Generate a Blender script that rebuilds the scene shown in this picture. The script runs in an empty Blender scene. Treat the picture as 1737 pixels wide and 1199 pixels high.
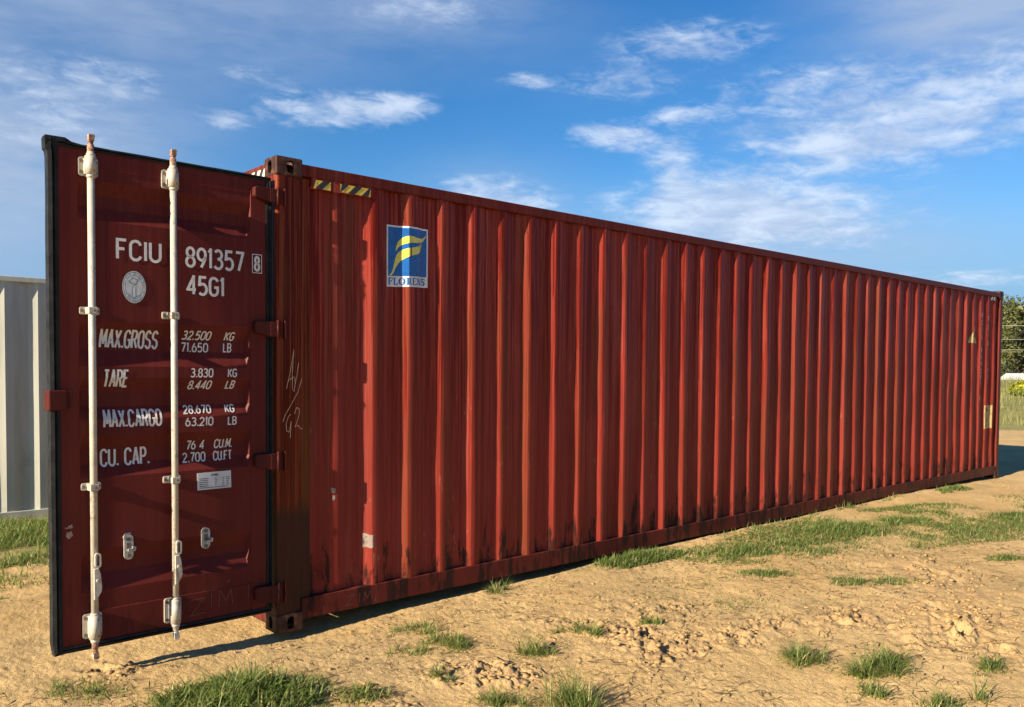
import bpy, bmesh, math, random
import numpy as np
from mathutils import Vector, Matrix
random.seed(7); rng = np.random.default_rng(11)
R = math.radians
S = bpy.context.scene
COL = S.collection

# ---------------------------------------------------------------- camera, sky, sun, exposure
SUN_EL, SUN_AZ = 22.5, 4.0            # light travels towards +x, turned a little towards +y
cam_d = bpy.data.cameras.new('camera'); cam = bpy.data.objects.new('camera', cam_d); COL.objects.link(cam)
cam_d.sensor_width = 36; cam_d.lens = 1428.7/1737*36; cam_d.clip_start = .05; cam_d.clip_end = 9000
cam_d.shift_y = 77.25/1737
def cam_matrix(loc, yaw, pitch, roll):
    f = Vector((math.sin(yaw)*math.cos(pitch), math.cos(yaw)*math.cos(pitch), math.sin(pitch)))
    r = Vector((math.cos(yaw), -math.sin(yaw), 0)); u = r.cross(f)
    r2 = r*math.cos(roll)+u*math.sin(roll); u2 = -r*math.sin(roll)+u*math.cos(roll)
    m = Matrix((r2, u2, -f)).transposed().to_4x4(); m.translation = loc
    return m
cam.matrix_world = cam_matrix(Vector((-2.3237, -4.7278, 1.6259)), .7298, -.0350, .0080)
S.camera = cam
S.cycles.max_bounces = 5; S.cycles.diffuse_bounces = 3; S.cycles.glossy_bounces = 2; S.cycles.transmission_bounces = 2; S.cycles.transparent_max_bounces = 4
S.view_settings.view_transform = 'Standard'; S.view_settings.look = 'None'
S.view_settings.exposure = 1.38; S.view_settings.gamma = 1; S.view_settings.use_curve_mapping = False

class NT:
    """small node-graph helper"""
    def __init__(s, tree): s.t = tree; s.n = tree.nodes; s.l = tree.links
    def put(s, sock, v):
        if isinstance(v, bpy.types.NodeSocket): s.l.new(v, sock)
        elif v is not None:
            if hasattr(sock, 'default_value'):
                try: sock.default_value = v
                except Exception: sock.default_value = tuple(v)+(1,)
    def node(s, typ, ins=(), out=0, **attr):
        n = s.n.new(typ)
        for k, v in attr.items(): setattr(n, k, v)
        if isinstance(ins, dict):
            for k, v in ins.items(): s.put(n.inputs[k], v)
        else:
            for i, v in enumerate(ins): s.put(n.inputs[i], v)
        return n.outputs[out]
    def m(s, op, a, b=None, c=None, clamp=False): return s.node('ShaderNodeMath', (a, b, c), operation=op, use_clamp=clamp)
    def vm(s, op, a, b=None): return s.node('ShaderNodeVectorMath', (a, b), operation=op)
    def mix(s, f, a, b, blend='MIX'):
        n = s.n.new('ShaderNodeMix'); n.data_type = 'RGBA'; n.blend_type = blend; n.clamp_factor = True
        s.put(n.inputs[0], f); s.put(n.inputs[6], col(a)); s.put(n.inputs[7], col(b)); return n.outputs[2]
    def ramp(s, f, a, b, ya=0., yb=1.):
        n = s.n.new('ShaderNodeMapRange'); n.interpolation_type = 'SMOOTHSTEP'
        for i, v in enumerate((f, a, b, ya, yb)): s.put(n.inputs[i], v)
        return n.outputs[0]
    def noise(s, vec, scale, detail=4, rough=.55, dist=0., out=0):
        return s.node('ShaderNodeTexNoise', {'Vector': vec, 'Scale': scale, 'Detail': detail, 'Roughness': rough, 'Distortion': dist}, out=out)
    def scale(s, vec, sc): return s.vm('MULTIPLY', vec, sc)
def col(c): return c if isinstance(c, bpy.types.NodeSocket) or len(c) == 4 else tuple(c)+(1,)

# world: Nishita sky with high cloud
wd = bpy.data.worlds.new('World'); S.world = wd; wd.use_nodes = True
wd.cycles.sampling_method = 'MANUAL'; wd.cycles.sample_map_resolution = 512
def build_world():
    t = NT(wd.node_tree); t.n.clear()
    sky = t.n.new('ShaderNodeTexSky'); sky.sky_type = 'NISHITA'; sky.sun_disc = False
    sky.sun_elevation = R(SUN_EL); sky.sun_rotation = R(270-SUN_AZ); sky.altitude = 100
    sky.air_density = 1.0; sky.dust_density = .35; sky.ozone_density = 3.0
    base = t.node('ShaderNodeHueSaturation', {'Hue': .506, 'Saturation': 1.38, 'Value': 1.09, 'Fac': 1, 'Color': sky.outputs[0]})
    d = t.node('ShaderNodeTexCoord', out=0)
    sx = t.n.new('ShaderNodeSeparateXYZ'); t.l.new(d, sx.inputs[0]); x, y, z = sx.outputs
    az = t.m('MULTIPLY', t.m('ARCTAN2', x, y), 57.29578); el = t.m('MULTIPLY', t.m('ARCSINE', z), 57.29578)
    zz = t.m('ADD', t.m('MAXIMUM', z, 0), .13)
    pl = t.node('ShaderNodeCombineXYZ', (t.m('DIVIDE', x, zz), t.m('DIVIDE', y, zz), 0.))
    def blob(a, e, sa, se, w, rot=0):
        c, s_ = math.cos(R(rot)), math.sin(R(rot))
        da, de = t.m('SUBTRACT', az, a), t.m('SUBTRACT', el, e)
        u = t.m('DIVIDE', t.m('ADD', t.m('MULTIPLY', da, c), t.m('MULTIPLY', de, s_)), sa)
        v = t.m('DIVIDE', t.m('SUBTRACT', t.m('MULTIPLY', de, c), t.m('MULTIPLY', da, s_)), se)
        q = t.m('ADD', t.m('MULTIPLY', u, u), t.m('MULTIPLY', v, v))
        return t.m('MULTIPLY', t.m('POWER', 2.71828, t.m('MULTIPLY', q, -1.)), w)
    def total(bl):
        o = None
        for b in bl: o = blob(*b) if o is None else t.m('ADD', o, blob(*b))
        return o
    # broken cloud fields (direction, extent in degrees, weight)
    crisp = total([(67, 15.0, 10.0, 2.3, 1.0), (63.5, 13.6, 6.0, 1.1, .6), (60, 17.8, 6, 1.0, .7, 3), (53.4, 20.6, 5.0, 1.3, .95), (72, 17.2, 6, 2.0, .6),
                   (48.8, 18.4, 4.0, .9, .85), (48.3, 15.25, 3.2, .85, 1.1, -3), (52.4, 13.3, 1.6, 2.0, .8, 30), (53.2, 16.3, 2.8, .5, .75),
                   (57.0, 10.6, 7.5, 1.9, 1.3), (54.5, 11.0, 3.5, 1.4, .6), (59, 9.0, 8, 1.8, .8), (39.9, 11.0, 4.2, 1.7, 1.3), (33.4, 16.7, 3.2, 1.0, 1.1, 6),
                   (28.6, 16.4, 3.6, 1.2, .95), (23.2, 15.4, 1.9, .6, .9), (15, 16.8, 5.0, 1.3, .75), (42.5, 18.7, 1.8, .5, .8), (12, 13.5, 6, 2, .55),
                   (70, 5.6, 9, .7, .8), (36, 22.6, 6, 1.2, .6), (25, 18.2, 2.5, .5, .6)])
    n1 = t.noise(t.scale(pl, (1, 1, 1)), 5.2, 9, .6, .35)
    st = t.node('ShaderNodeCombineXYZ', (t.m('MULTIPLY', az, .055), t.m('MULTIPLY', el, .19), 0.))
    n2 = t.noise(st, 6.0, 9, .62, .5)
    n3 = t.noise(st, 2.2, 4, .5)
    s3 = t.node('ShaderNodeCombineXYZ', (t.m('ADD', t.m('MULTIPLY', az, .11), t.m('MULTIPLY', el, .05)), t.m('MULTIPLY', el, .24), 3.))
    n4 = t.noise(s3, 5.5, 7, .6, .8)
    nn = t.m('ADD', t.m('ADD', t.m('MULTIPLY', n1, .30), t.m('MULTIPLY', n2, .34)), t.m('MULTIPLY', n4, .36))
    # elsewhere in the sky: the same kind of broken cloud at random
    far = t.m('MULTIPLY', t.ramp(t.noise(pl, 1.1, 3, .5), .56, .72), t.ramp(t.m('ABSOLUTE', t.m('SUBTRACT', az, 42)), 34, 44))
    cov = t.m('ADD', crisp, t.m('MULTIPLY', far, .8))
    dens = t.ramp(t.m('ADD', cov, t.m('MULTIPLY', t.m('SUBTRACT', nn, .5), 4.6)), .12, 1.55)
    dens = t.m('MULTIPLY', dens, t.ramp(cov, .12, .5))
    # thin veils
    veil = total([(71, 21.3, 8, 3.2, 1.1), (36, 23, 8, 2.2, .45), (9, 11, 9, 6, .85), (20, 21, 14, 3.6, .55), (58, 7.8, 11, 3.0, .85), (16, 14.5, 8, 2.5, .35), (48, 20, 9, 3, .12), (4, 20, 7, 8, .5), (40, 11, 5, 3, .35), (66, 15, 10, 3, .35)])
    veil = t.m('MULTIPLY', veil, t.ramp(t.m('ADD', t.m('MULTIPLY', n3, .7), t.m('MULTIPLY', n2, .3)), .25, .7, .45, 1.1))
    low = t.ramp(el, 13, 3, 0., .85)
    c_cloud = t.mix(t.ramp(n1, .35, .7), (3.9, 4.8, 6.5), (6.2, 7.0, 8.2))
    c = t.mix(t.m('MULTIPLY', low, 1.), base, (1.55, 3.2, 5.5))
    c = t.mix(t.m('MINIMUM', veil, .8), c, (3.5, 4.3, 5.8))
    c = t.mix(t.m('MULTIPLY', dens, .78), c, c_cloud)
    bg = t.n.new('ShaderNodeBackground'); t.l.new(c, bg.inputs[0]); bg.inputs[1].default_value = .050
    o = t.n.new('ShaderNodeOutputWorld'); t.l.new(bg.outputs[0], o.inputs[0])
build_world()

sun_d = bpy.data.lights.new('sun', 'SUN'); sun = bpy.data.objects.new('sun', sun_d); COL.objects.link(sun)
sun_d.energy = 5.0; sun_d.angle = R(.5); sun_d.color = (1, .86, .66)
ldir = Vector((math.cos(R(SUN_EL))*math.cos(R(SUN_AZ)), math.cos(R(SUN_EL))*math.sin(R(SUN_AZ)), -math.sin(R(SUN_EL))))
sun.rotation_euler = ldir.to_track_quat('-Z', 'Y').to_euler()

# ---------------------------------------------------------------- helpers
def tag(o, label=None, cat=None, group=None, kind=None):
    for k, v in (('label', label), ('category', cat), ('group', group), ('kind', kind)):
        if v: o[k] = v
    return o
def empty(name, loc=(0, 0, 0), rz=0, parent=None):
    o = bpy.data.objects.new(name, None); COL.objects.link(o); o.location = loc; o.rotation_euler = (0, 0, rz)
    o.empty_display_size = .2; o.parent = parent; return o
def link(name, me, mat=None, parent=None, loc=None):
    o = bpy.data.objects.new(name, me); COL.objects.link(o)
    if mat: me.materials.append(mat) if not me.materials else None
    o.parent = parent
    if loc: o.location = loc
    return o
class MB:
    def __init__(s): s.v = []; s.f = []; s.s = []
    def add(s, v, f, smooth=False):
        k = len(s.v); s.v += [tuple(p) for p in v]; s.f += [tuple(i+k for i in q) for q in f]; s.s += [smooth]*len(f); return s
    def box(s, x0, x1, y0, y1, z0, z1):
        return s.add([(x0,y0,z0),(x1,y0,z0),(x1,y1,z0),(x0,y1,z0),(x0,y0,z1),(x1,y0,z1),(x1,y1,z1),(x0,y1,z1)],
                     [(3,2,1,0),(4,5,6,7),(0,1,5,4),(1,2,6,5),(2,3,7,6),(3,0,4,7)])
    def tube(s, pts, rad, n=12, cap=True, smooth=True, flat=1.):
        pts = [Vector(p) for p in pts]; V = []; F = []
        rad = rad if isinstance(rad, (list, tuple)) else [rad]*len(pts)
        for i, p in enumerate(pts):
            d = (pts[min(i+1, len(pts)-1)]-pts[max(i-1, 0)]).normalized()
            a = d.cross(Vector((0, 1, 0)) if abs(d.y) < .9 else Vector((1, 0, 0))).normalized(); b = d.cross(a)
            for k in range(n):
                w = 2*math.pi*k/n; V.append(p+a*math.cos(w)*rad[i]+b*math.sin(w)*rad[i]*flat)
        for i in range(len(pts)-1):
            for k in range(n): F.append((i*n+k, i*n+(k+1) % n, (i+1)*n+(k+1) % n, (i+1)*n+k))
        s.add(V, F, smooth)
        if cap:
            k0 = len(s.v)-len(V)
            s.f += [tuple(k0+i for i in reversed(range(n))), tuple(k0+len(V)-n+i for i in range(n))]; s.s += [False, False]
        return s
    def prism(s, poly, y0, y1):          # polygon in x,z pushed through y
        n = len(poly)
        V = [(x, y0, z) for x, z in poly]+[(x, y1, z) for x, z in poly]
        F = [tuple(range(n)), tuple(reversed(range(n, 2*n)))]+[(i, n+i, n+(i+1) % n, (i+1) % n) for i in range(n)]
        return s.add(V, F)
    def zprism(s, poly, z0, z1):         # polygon in x,y pushed through z
        n = len(poly)
        V = [(x, y, z0) for x, y in poly]+[(x, y, z1) for x, y in poly]
        F = [tuple(reversed(range(n))), tuple(range(n, 2*n))]+[(i, (i+1) % n, n+(i+1) % n, n+i) for i in range(n)]
        return s.add(V, F)
    def build(s, name, mat, parent=None, bevel=0, seg=2, loc=None):
        me = bpy.data.meshes.new(name); me.from_pydata(s.v, [], s.f)
        if any(s.s): me.polygons.foreach_set('use_smooth', s.s)
        bm = bmesh.new(); bm.from_mesh(me)
        bmesh.ops.recalc_face_normals(bm, faces=bm.faces)
        if bevel:
            ed = [e for e in bm.edges if len(e.link_faces) == 2 and e.calc_face_angle(0) > .5]
            bmesh.ops.bevel(bm, geom=ed, offset=bevel, segments=seg, profile=.5, affect='EDGES', clamp_overlap=True)
        bm.to_mesh(me); bm.free(); me.update()
        return link(name, me, mat, parent, loc)
def fast_mesh(name, V, F, mat, attr=None, smooth=False):
    """V (n,3), F (m,k) numpy; attr per-vertex float"""
    me = bpy.data.meshes.new(name); n, m, k = len(V), len(F), F.shape[1]
    me.vertices.add(n); me.vertices.foreach_set('co', np.ascontiguousarray(V, dtype=np.float32).ravel())
    me.loops.add(m*k); me.loops.foreach_set('vertex_index', np.ascontiguousarray(F, dtype=np.int32).ravel())
    me.polygons.add(m); me.polygons.foreach_set('loop_start', np.arange(0, m*k, k, dtype=np.int32))
    me.polygons.foreach_set('loop_total', np.full(m, k, dtype=np.int32))
    if smooth: me.polygons.foreach_set('use_smooth', np.ones(m, dtype=bool))
    if attr is not None:
        for nm, a in attr.items():
            at = me.attributes.new(nm, 'FLOAT', 'POINT'); at.data.foreach_set('value', np.asarray(a, dtype=np.float32))
    me.update(calc_edges=True); me.materials.append(mat); return me

# vectorised gradient noise
_perm = rng.permutation(512); _grad = rng.normal(size=(512, 2)); _grad /= np.linalg.norm(_grad, axis=1)[:, None]
def perlin(x, y):
    xi, yi = np.floor(x).astype(int), np.floor(y).astype(int); xf, yf = x-xi, y-yi
    def g(ix, iy, dx, dy):
        h = _perm[(_perm[ix & 511]+iy) & 511]; return _grad[h, 0]*dx+_grad[h, 1]*dy
    u, v = xf*xf*xf*(xf*(xf*6-15)+10), yf*yf*yf*(yf*(yf*6-15)+10)
    a = g(xi, yi, xf, yf)*(1-u)+g(xi+1, yi, xf-1, yf)*u; b = g(xi, yi+1, xf, yf-1)*(1-u)+g(xi+1, yi+1, xf-1, yf-1)*u
    return (a*(1-v)+b*v)*1.5
def fbm(x, y, o=4, g=.5):
    s, a = 0, 1.
    for i in range(o): s = s+a*perlin(x*2**i+17*i, y*2**i-9*i); a *= g
    return s
def worley(x, y):
    """random plateau per cell and distance to the cell border"""
    xi, yi = np.floor(x).astype(int), np.floor(y).astype(int); d1 = np.full(x.shape, 9.); d2 = np.full(x.shape, 9.); hv = np.zeros(x.shape)
    for a in (-1, 0, 1):
        for b in (-1, 0, 1):
            h = _perm[(_perm[(xi+a) & 511]+yi+b) & 511]; px_ = xi+a+.5+.42*_grad[h, 0]; py_ = yi+b+.5+.42*_grad[h, 1]
            d = np.hypot(x-px_, y-py_); k = d < d1; d2 = np.where(k, d1, np.minimum(d2, d)); hv = np.where(k, _perm[(h+77) & 511]/511., hv); d1 = np.minimum(d1, d)
    return hv, d2-d1
def sstep(x, a, b): t = np.clip((x-a)/(b-a), 0, 1); return t*t*(3-2*t)

# ---------------------------------------------------------------- materials
def material(name):
    m = bpy.data.materials.new(name); m.use_nodes = True; t = NT(m.node_tree)
    b = t.n['Principled BSDF']; return m, t, b
def bump(t, b, h, strength=.3, dist=.01):
    n = t.node('ShaderNodeBump', {'Strength': strength, 'Distance': dist, 'Height': h}); t.l.new(n, b.inputs['Normal'])
def simple(name, c, rough=.6, metal=0., var=.15, nscale=12., bmp=.15, dirt=None, spec=.5):
    m, t, b = material(name); o = t.node('ShaderNodeTexCoord', out=3)
    n = t.noise(o, nscale, 6, .6); n2 = t.noise(o, nscale*6, 3)
    dk = tuple(v*(1-var*1.6) for v in c); lt = tuple(min(1, v*(1+var)) for v in c)
    cc = t.mix(t.ramp(n, .3, .7), dk, lt)
    if dirt: cc = t.mix(t.ramp(t.m('ADD', t.m('MULTIPLY', n, .7), t.m('MULTIPLY', n2, .3)), dirt[1]-.06, dirt[1]+.08), cc, dirt[0])
    t.put(b.inputs['Base Color'], cc); t.put(b.inputs['Roughness'], t.ramp(n2, .3, .7, rough-.07, min(1, rough+.12)))
    b.inputs['Metallic'].default_value = metal; b.inputs['Specular IOR Level'].default_value = spec
    if bmp: bump(t, b, n2, bmp, .004)
    return m
def paint(name, base, spec=.08, streak=1., grime=1., dark=(.02, .012, .01), rough=.33, tan=.6, patch=False, top=1.4, brown=.5):
    """container enamel: vertical runs, rubbed and stained"""
    m, t, b = material(name); o = t.node('ShaderNodeTexCoord', out=3)
    sx = t.n.new('ShaderNodeSeparateXYZ'); t.l.new(o, sx.inputs[0]); z = sx.outputs[2]
    w = t.vm('SUBTRACT', t.noise(o, 2.4, 3, out=1), (.5, .5, .5))
    ow = t.vm('ADD', o, t.scale(w, (.012, .012, .0)))
    runs = t.noise(t.scale(ow, (30, 30, .38)), 1., 6, .7); fine = t.noise(t.scale(ow, (95, 95, .9)), 1., 3, .65)
    blot = t.noise(t.scale(o, (1, 1, .5)), 2.3, 5, .6)
    fadez = t.ramp(t.m('ADD', z, t.m('MULTIPLY', t.m('SUBTRACT', blot, .5), 1.6)), top-.9, top+.9, .35, 1.)
    mm = t.m('ADD', t.m('MULTIPLY', runs, .65), t.m('MULTIPLY', fine, .35))
    c = t.mix(t.ramp(blot, .3, .7), tuple(v*.84 for v in base), tuple(v*1.12 for v in base))
    dk = (base[0]*.44, base[1]*.24, base[2]*.22)
    c = t.mix(t.m('MULTIPLY', t.m('MULTIPLY', t.ramp(mm, .465, .545), fadez), .92*streak), c, dk)
    lt = (base[0]*1.0, base[1]*1.9, base[2]*2.2)
    c = t.mix(t.m('MULTIPLY', t.m('MULTIPLY', t.ramp(mm, .455, .385), fadez), .9*streak), c, lt)
    if brown:
        bb = t.noise(t.scale(o, (9, 9, .6)), 1., 4, .6)
        c = t.mix(t.m('MULTIPLY', t.ramp(bb, .5, .7), brown), c, (base[0]*.62, base[1]*1.25, base[2]*.8))
    if grime:
        g = t.noise(t.scale(o, (14, 14, 3.2)), 1., 6, .68)
        gz = t.ramp(z, .85, .16, 0., .22)
        c = t.mix(t.m('MULTIPLY', t.ramp(t.m('ADD', g, gz), .69, .80), .88*grime), c, dark)
    if tan:
        s = t.noise(t.scale(o, (26, 26, 5)), 1., 7, .75); s2 = t.noise(t.scale(o, (2.3, 2.3, 1.1)), 1., 2)
        k = t.m('MULTIPLY', t.ramp(s, .60, .68), t.ramp(s2, .48, .60))
        k = t.m('MULTIPLY', k, t.ramp(z, 2.2, 1.0))
        c = t.mix(t.m('MULTIPLY', k, tan), c, (.30, .17, .09))
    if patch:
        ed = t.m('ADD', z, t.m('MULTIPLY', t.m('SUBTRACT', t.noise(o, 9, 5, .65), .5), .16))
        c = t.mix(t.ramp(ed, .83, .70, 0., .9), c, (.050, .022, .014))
    t.put(b.inputs['Base Color'], c)
    b.inputs['Specular IOR Level'].default_value = spec
    t.put(b.inputs['Roughness'], t.ramp(mm, .3, .7, rough+.16, rough-.05))
    bump(t, b, t.m('ADD', t.m('MULTIPLY', mm, .6), t.m('MULTIPLY', t.noise(o, 90, 3), .4)), .16, .004)
    return m
M = {}
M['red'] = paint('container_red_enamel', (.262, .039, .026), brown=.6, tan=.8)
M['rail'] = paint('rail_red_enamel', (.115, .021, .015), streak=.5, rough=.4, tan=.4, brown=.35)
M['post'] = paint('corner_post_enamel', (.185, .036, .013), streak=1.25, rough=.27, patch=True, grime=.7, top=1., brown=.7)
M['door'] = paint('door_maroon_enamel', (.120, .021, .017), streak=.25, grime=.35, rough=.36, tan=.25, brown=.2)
M['hinge'] = paint('hinge_enamel', (.075, .016, .013), streak=.4, grime=0, tan=.3, brown=.3)
M['dull_yellow'] = simple('faded_yellow_label', (.40, .30, .12), .6, 0, .2, 30, .1, ((.2, .1, .06), .66))
M['cast'] = simple('casting_rusty_brown', (.055, .023, .015), .5, 0, .35, 26, .5, ((.16, .065, .036), .60), .2)
M['rod'] = simple('galvanised_cream_rod', (.46, .42, .345), .48, .05, .14, 11, .2, ((.27, .22, .165), .565))
M['galv'] = simple('galvanised_steel', (.42, .42, .40), .45, .3, .18, 30, .3, ((.20, .14, .10), .66))
M['rust'] = simple('rusted_cam', (.30, .16, .095), .8, 0, .4, 45, .6, ((.55, .45, .36), .58))
M['bolt'] = simple('dark_bolt', (.16, .12, .095), .6, .3, .3, 40)
M['rubber'] = simple('black_rubber', (.013, .014, .015), .55, 0, .3, 16, .2, ((.05, .05, .045), .68), .18)
M['white'] = simple('white_stencil_paint', (.66, .65, .62), .55, 0, .08, 30, .1, ((.26, .15, .13), .66))
M['chalk'] = simple('chalk_scribble', (.66, .46, .30), .9, 0, .2, 40, 0)
M['scratch'] = simple('faint_scratch', (.145, .05, .042), .7, 0, .2, 60, 0)
M['sticker'] = simple('pale_sticker', (.55, .58, .58), .45, 0, .07, 20, .05)
M['seal'] = simple('seal_print', (.19, .25, .30), .5, 0, .2, 50, 0)
M['ink'] = simple('black_print', (.05, .05, .055), .6, 0, .1, 30, 0)
M['decal_white'] = simple('decal_white', (.70, .70, .68), .35, 0, .06, 20, .05, ((.4, .33, .3), .74))
M['decal_blue'] = simple('decal_blue', (.012, .105, .36), .28, 0, .12, 22, .05, ((.09, .16, .3), .70))
M['decal_yellow'] = simple('decal_yellow', (.70, .62, .10), .35, 0, .08, 24, .05)
M['hazard_yellow'] = simple('hazard_yellow', (.70, .50, .07), .5, 0, .15, 30, .1, ((.25, .10, .06), .68))
M['hazard_cream'] = simple('hazard_cream', (.72, .66, .45), .5, 0, .1, 30, .1)
M['hazard_black'] = simple('hazard_black', (.02, .02, .022), .5, 0, .2, 30, .1)
M['scrap'] = simple('torn_label_paper', (.38, .31, .25), .8, 0, .3, 50, .2, ((.20, .07, .05), .54))
M['floor'] = simple('plywood_floor', (.20, .13, .08), .7)

def grey_paint():
    m, t, b = material('weathered_grey_enamel'); o = t.node('ShaderNodeTexCoord', out=3)
    n = t.noise(t.scale(o, (7, 7, .8)), 1., 5, .6); n2 = t.noise(o, 3, 5, .6)
    c = t.mix(t.ramp(n, .3, .7), (.40, .405, .335), (.51, .51, .43)); c = t.mix(t.m('MULTIPLY', t.ramp(n2, .58, .75), .5), c, (.27, .26, .22))
    t.put(b.inputs['Base Color'], c); b.inputs['Roughness'].default_value = .5; bump(t, b, n, .1, .004); return m
M['grey'] = grey_paint()

def soil_material():
    m, t, b = material('sandy_soil'); o = t.node('ShaderNodeTexCoord', out=3)
    sx = t.n.new('ShaderNodeSeparateXYZ'); t.l.new(o, sx.inputs[0]); X, Y, Z = sx.outputs
    n = t.noise(o, .9, 6, .6); n2 = t.noise(o, 5.5, 6, .65); n3 = t.noise(o, 60, 5, .7); n4 = t.noise(o, 210, 3, .6)
    c = t.mix(t.ramp(n, .32, .68), (.46, .31, .135), (.56, .39, .18))
    c = t.mix(t.m('MULTIPLY', t.ramp(n2, .5, .72), .55), c, (.36, .225, .105))
    c = t.mix(t.m('MULTIPLY', t.ramp(n3, .54, .74), .45), c, (.60, .42, .20))
    c = t.mix(t.m('MULTIPLY', t.ramp(n3, .47, .30), .7), c, (.24, .145, .062))
    ch = t.node('ShaderNodeAttribute', attribute_name='churn', out=2)
    c = t.mix(t.m('MULTIPLY', ch, t.ramp(n2, .25, .7, .4, .9)), c, (.33, .21, .105))
    n5 = t.noise(o, .55, 4, .55); n6 = t.noise(o, 1.9, 5, .6)
    c = t.mix(t.m('MULTIPLY', t.ramp(n5, .50, .66), .45), c, (.36, .265, .135))
    c = t.mix(t.m('MULTIPLY', t.ramp(n6, .56, .70), .50), c, (.29, .20, .095))
    c = t.mix(t.m('MULTIPLY', t.ramp(n4, .60, .72), .45), c, (.17, .11, .05))
    # thin litter of dead stems
    lit = t.noise(t.scale(t.vm('ADD', o, t.scale(t.noise(o, 6, 2, out=1), (.22, .22, 0))), (16, 95, 1)), 1., 3, .6)
    c = t.mix(t.m('MULTIPLY', t.ramp(lit, .64, .70), t.ramp(n2, .42, .6, 0., .65)), c, (.15, .105, .05))
    # turf cover: far pasture and the lawn areas
    gr = t.node('ShaderNodeAttribute', attribute_name='turf', out=2)
    gc = t.mix(t.ramp(t.noise(o, 2.6, 6, .7), .35, .65), (.105, .115, .038), (.22, .205, .075))
    gc = t.mix(t.ramp(t.noise(o, .12, 4, .6), .4, .65), gc, (.26, .25, .085))
    k = t.ramp(t.m('ADD', gr, t.m('MULTIPLY', t.m('SUBTRACT', n2, .5), .7)), .35, .7)
    c = t.mix(k, c, gc)
    t.put(b.inputs['Base Color'], c); b.inputs['Roughness'].default_value = .95; b.inputs['Specular IOR Level'].default_value = .15
    bump(t, b, t.m('ADD', t.m('MULTIPLY', n3, .7), t.m('MULTIPLY', n4, .35)), .75, .02)
    return m
M['soil'] = soil_material()
def leaf_material(name, c0, c1, c2=None, trans=.25, rough=.55):
    m, t, b = material(name); a = t.node('ShaderNodeAttribute', attribute_name='shade', out=2)
    c = t.mix(a, c0, c1)
    if c2: c = t.mix(t.ramp(a, .72, .9), c, c2)
    t.put(b.inputs['Base Color'], c); b.inputs['Roughness'].default_value = rough; b.inputs['Specular IOR Level'].default_value = .3
    tr = t.n.new('ShaderNodeBsdfTranslucent'); t.put(tr.inputs[0], c)
    mx = t.n.new('ShaderNodeMixShader'); mx.inputs[0].default_value = trans
    t.l.new(b.outputs[0], mx.inputs[1]); t.l.new(tr.outputs[0], mx.inputs[2]); t.l.new(mx.outputs[0], t.n['Material Output'].inputs[0])
    return m
M['grass'] = leaf_material('fresh_grass', (.105, .165, .034), (.27, .33, .09), (.50, .42, .19), .5)
M['lawn'] = leaf_material('short_turf', (.085, .140, .030), (.21, .275, .072), (.42, .34, .16), .42)
M['straw'] = leaf_material('dead_stems', (.07, .05, .025), (.36, .26, .13), None, .1, .8)
M['weed'] = leaf_material('meadow_weeds', (.12, .13, .04), (.30, .28, .10), (.40, .36, .13), .3)
M['leaf'] = leaf_material('tree_leaves', (.042, .055, .016), (.125, .140, .042), (.18, .17, .06), .35)
M['leaf2'] = leaf_material('olive_leaves', (.055, .068, .020), (.155, .165, .055), (.21, .19, .07), .35)
M['flower'] = leaf_material('yellow_bloom', (.10, .14, .02), (.45, .42, .03), (.60, .52, .05), .3)
M['bark'] = simple('bark', (.10, .075, .055), .9, 0, .3, 8, .6)
M['clod'] = simple('soil_clod', (.36, .235, .105), .95, 0, .35, 30, .8, ((.21, .13, .062), .56), .15)
M['shed_white'] = simple('white_cladding', (.72, .72, .69), .6)
M['shed_roof'] = simple('white_metal_roof', (.68, .70, .70), .4)
M['shed_glass'] = simple('dark_pane', (.05, .06, .07), .15, 0, .1, 5, 0)
M['pole'] = simple('timber_pole', (.14, .11, .08), .9)
M['wire'] = simple('cable', (.30, .30, .28), .5)

# ---------------------------------------------------------------- ground
CHURN = [(1.60,-1.10,.30),(1.65,-1.45,.30),(1.61,-1.70,.28),(1.95,-1.70,.25),(2.12,-1.85,.25),(2.50,-1.86,.28),(2.99,-2.19,.25),
         (3.2,-2.7,.42),(3.34,-2.49,.35),(3.07,-3.01,.35),(2.9,-2.6,.3),(3.78,-2.60,.35),(4.9,-1.85,.45),(4.4,-2.2,.35),(2.2,-1.2,.25),(.12,-1.26,.22),(.34,-1.12,.2),(-.95,.05,.16),(1.2,-1.25,.2),(.6,-1.35,.25)]
def churn_at(x, y):
    c = 0
    for a, b, r in CHURN: c = np.maximum(c, np.exp(-((x-a)**2+(y-b)**2)/(r*r)))
    return c*np.clip(.65+fbm(x*2.1, y*2.1, 3)*.8, 0, 1.2)
def pit(x, y, a, b, r, d, e=1., ang=0.):
    ca, sa = math.cos(ang), math.sin(ang); u = ((x-a)*ca+(y-b)*sa)/(r*e); v = (-(x-a)*sa+(y-b)*ca)/r
    q = np.sqrt(u*u+v*v)+.22*perlin(x*14+3, y*14); return -d*sstep(q, 1.15, .55)*(1+.5*perlin(x*24, y*24))+d*.22*np.exp(-((q-1.35)/.3)**2)
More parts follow.
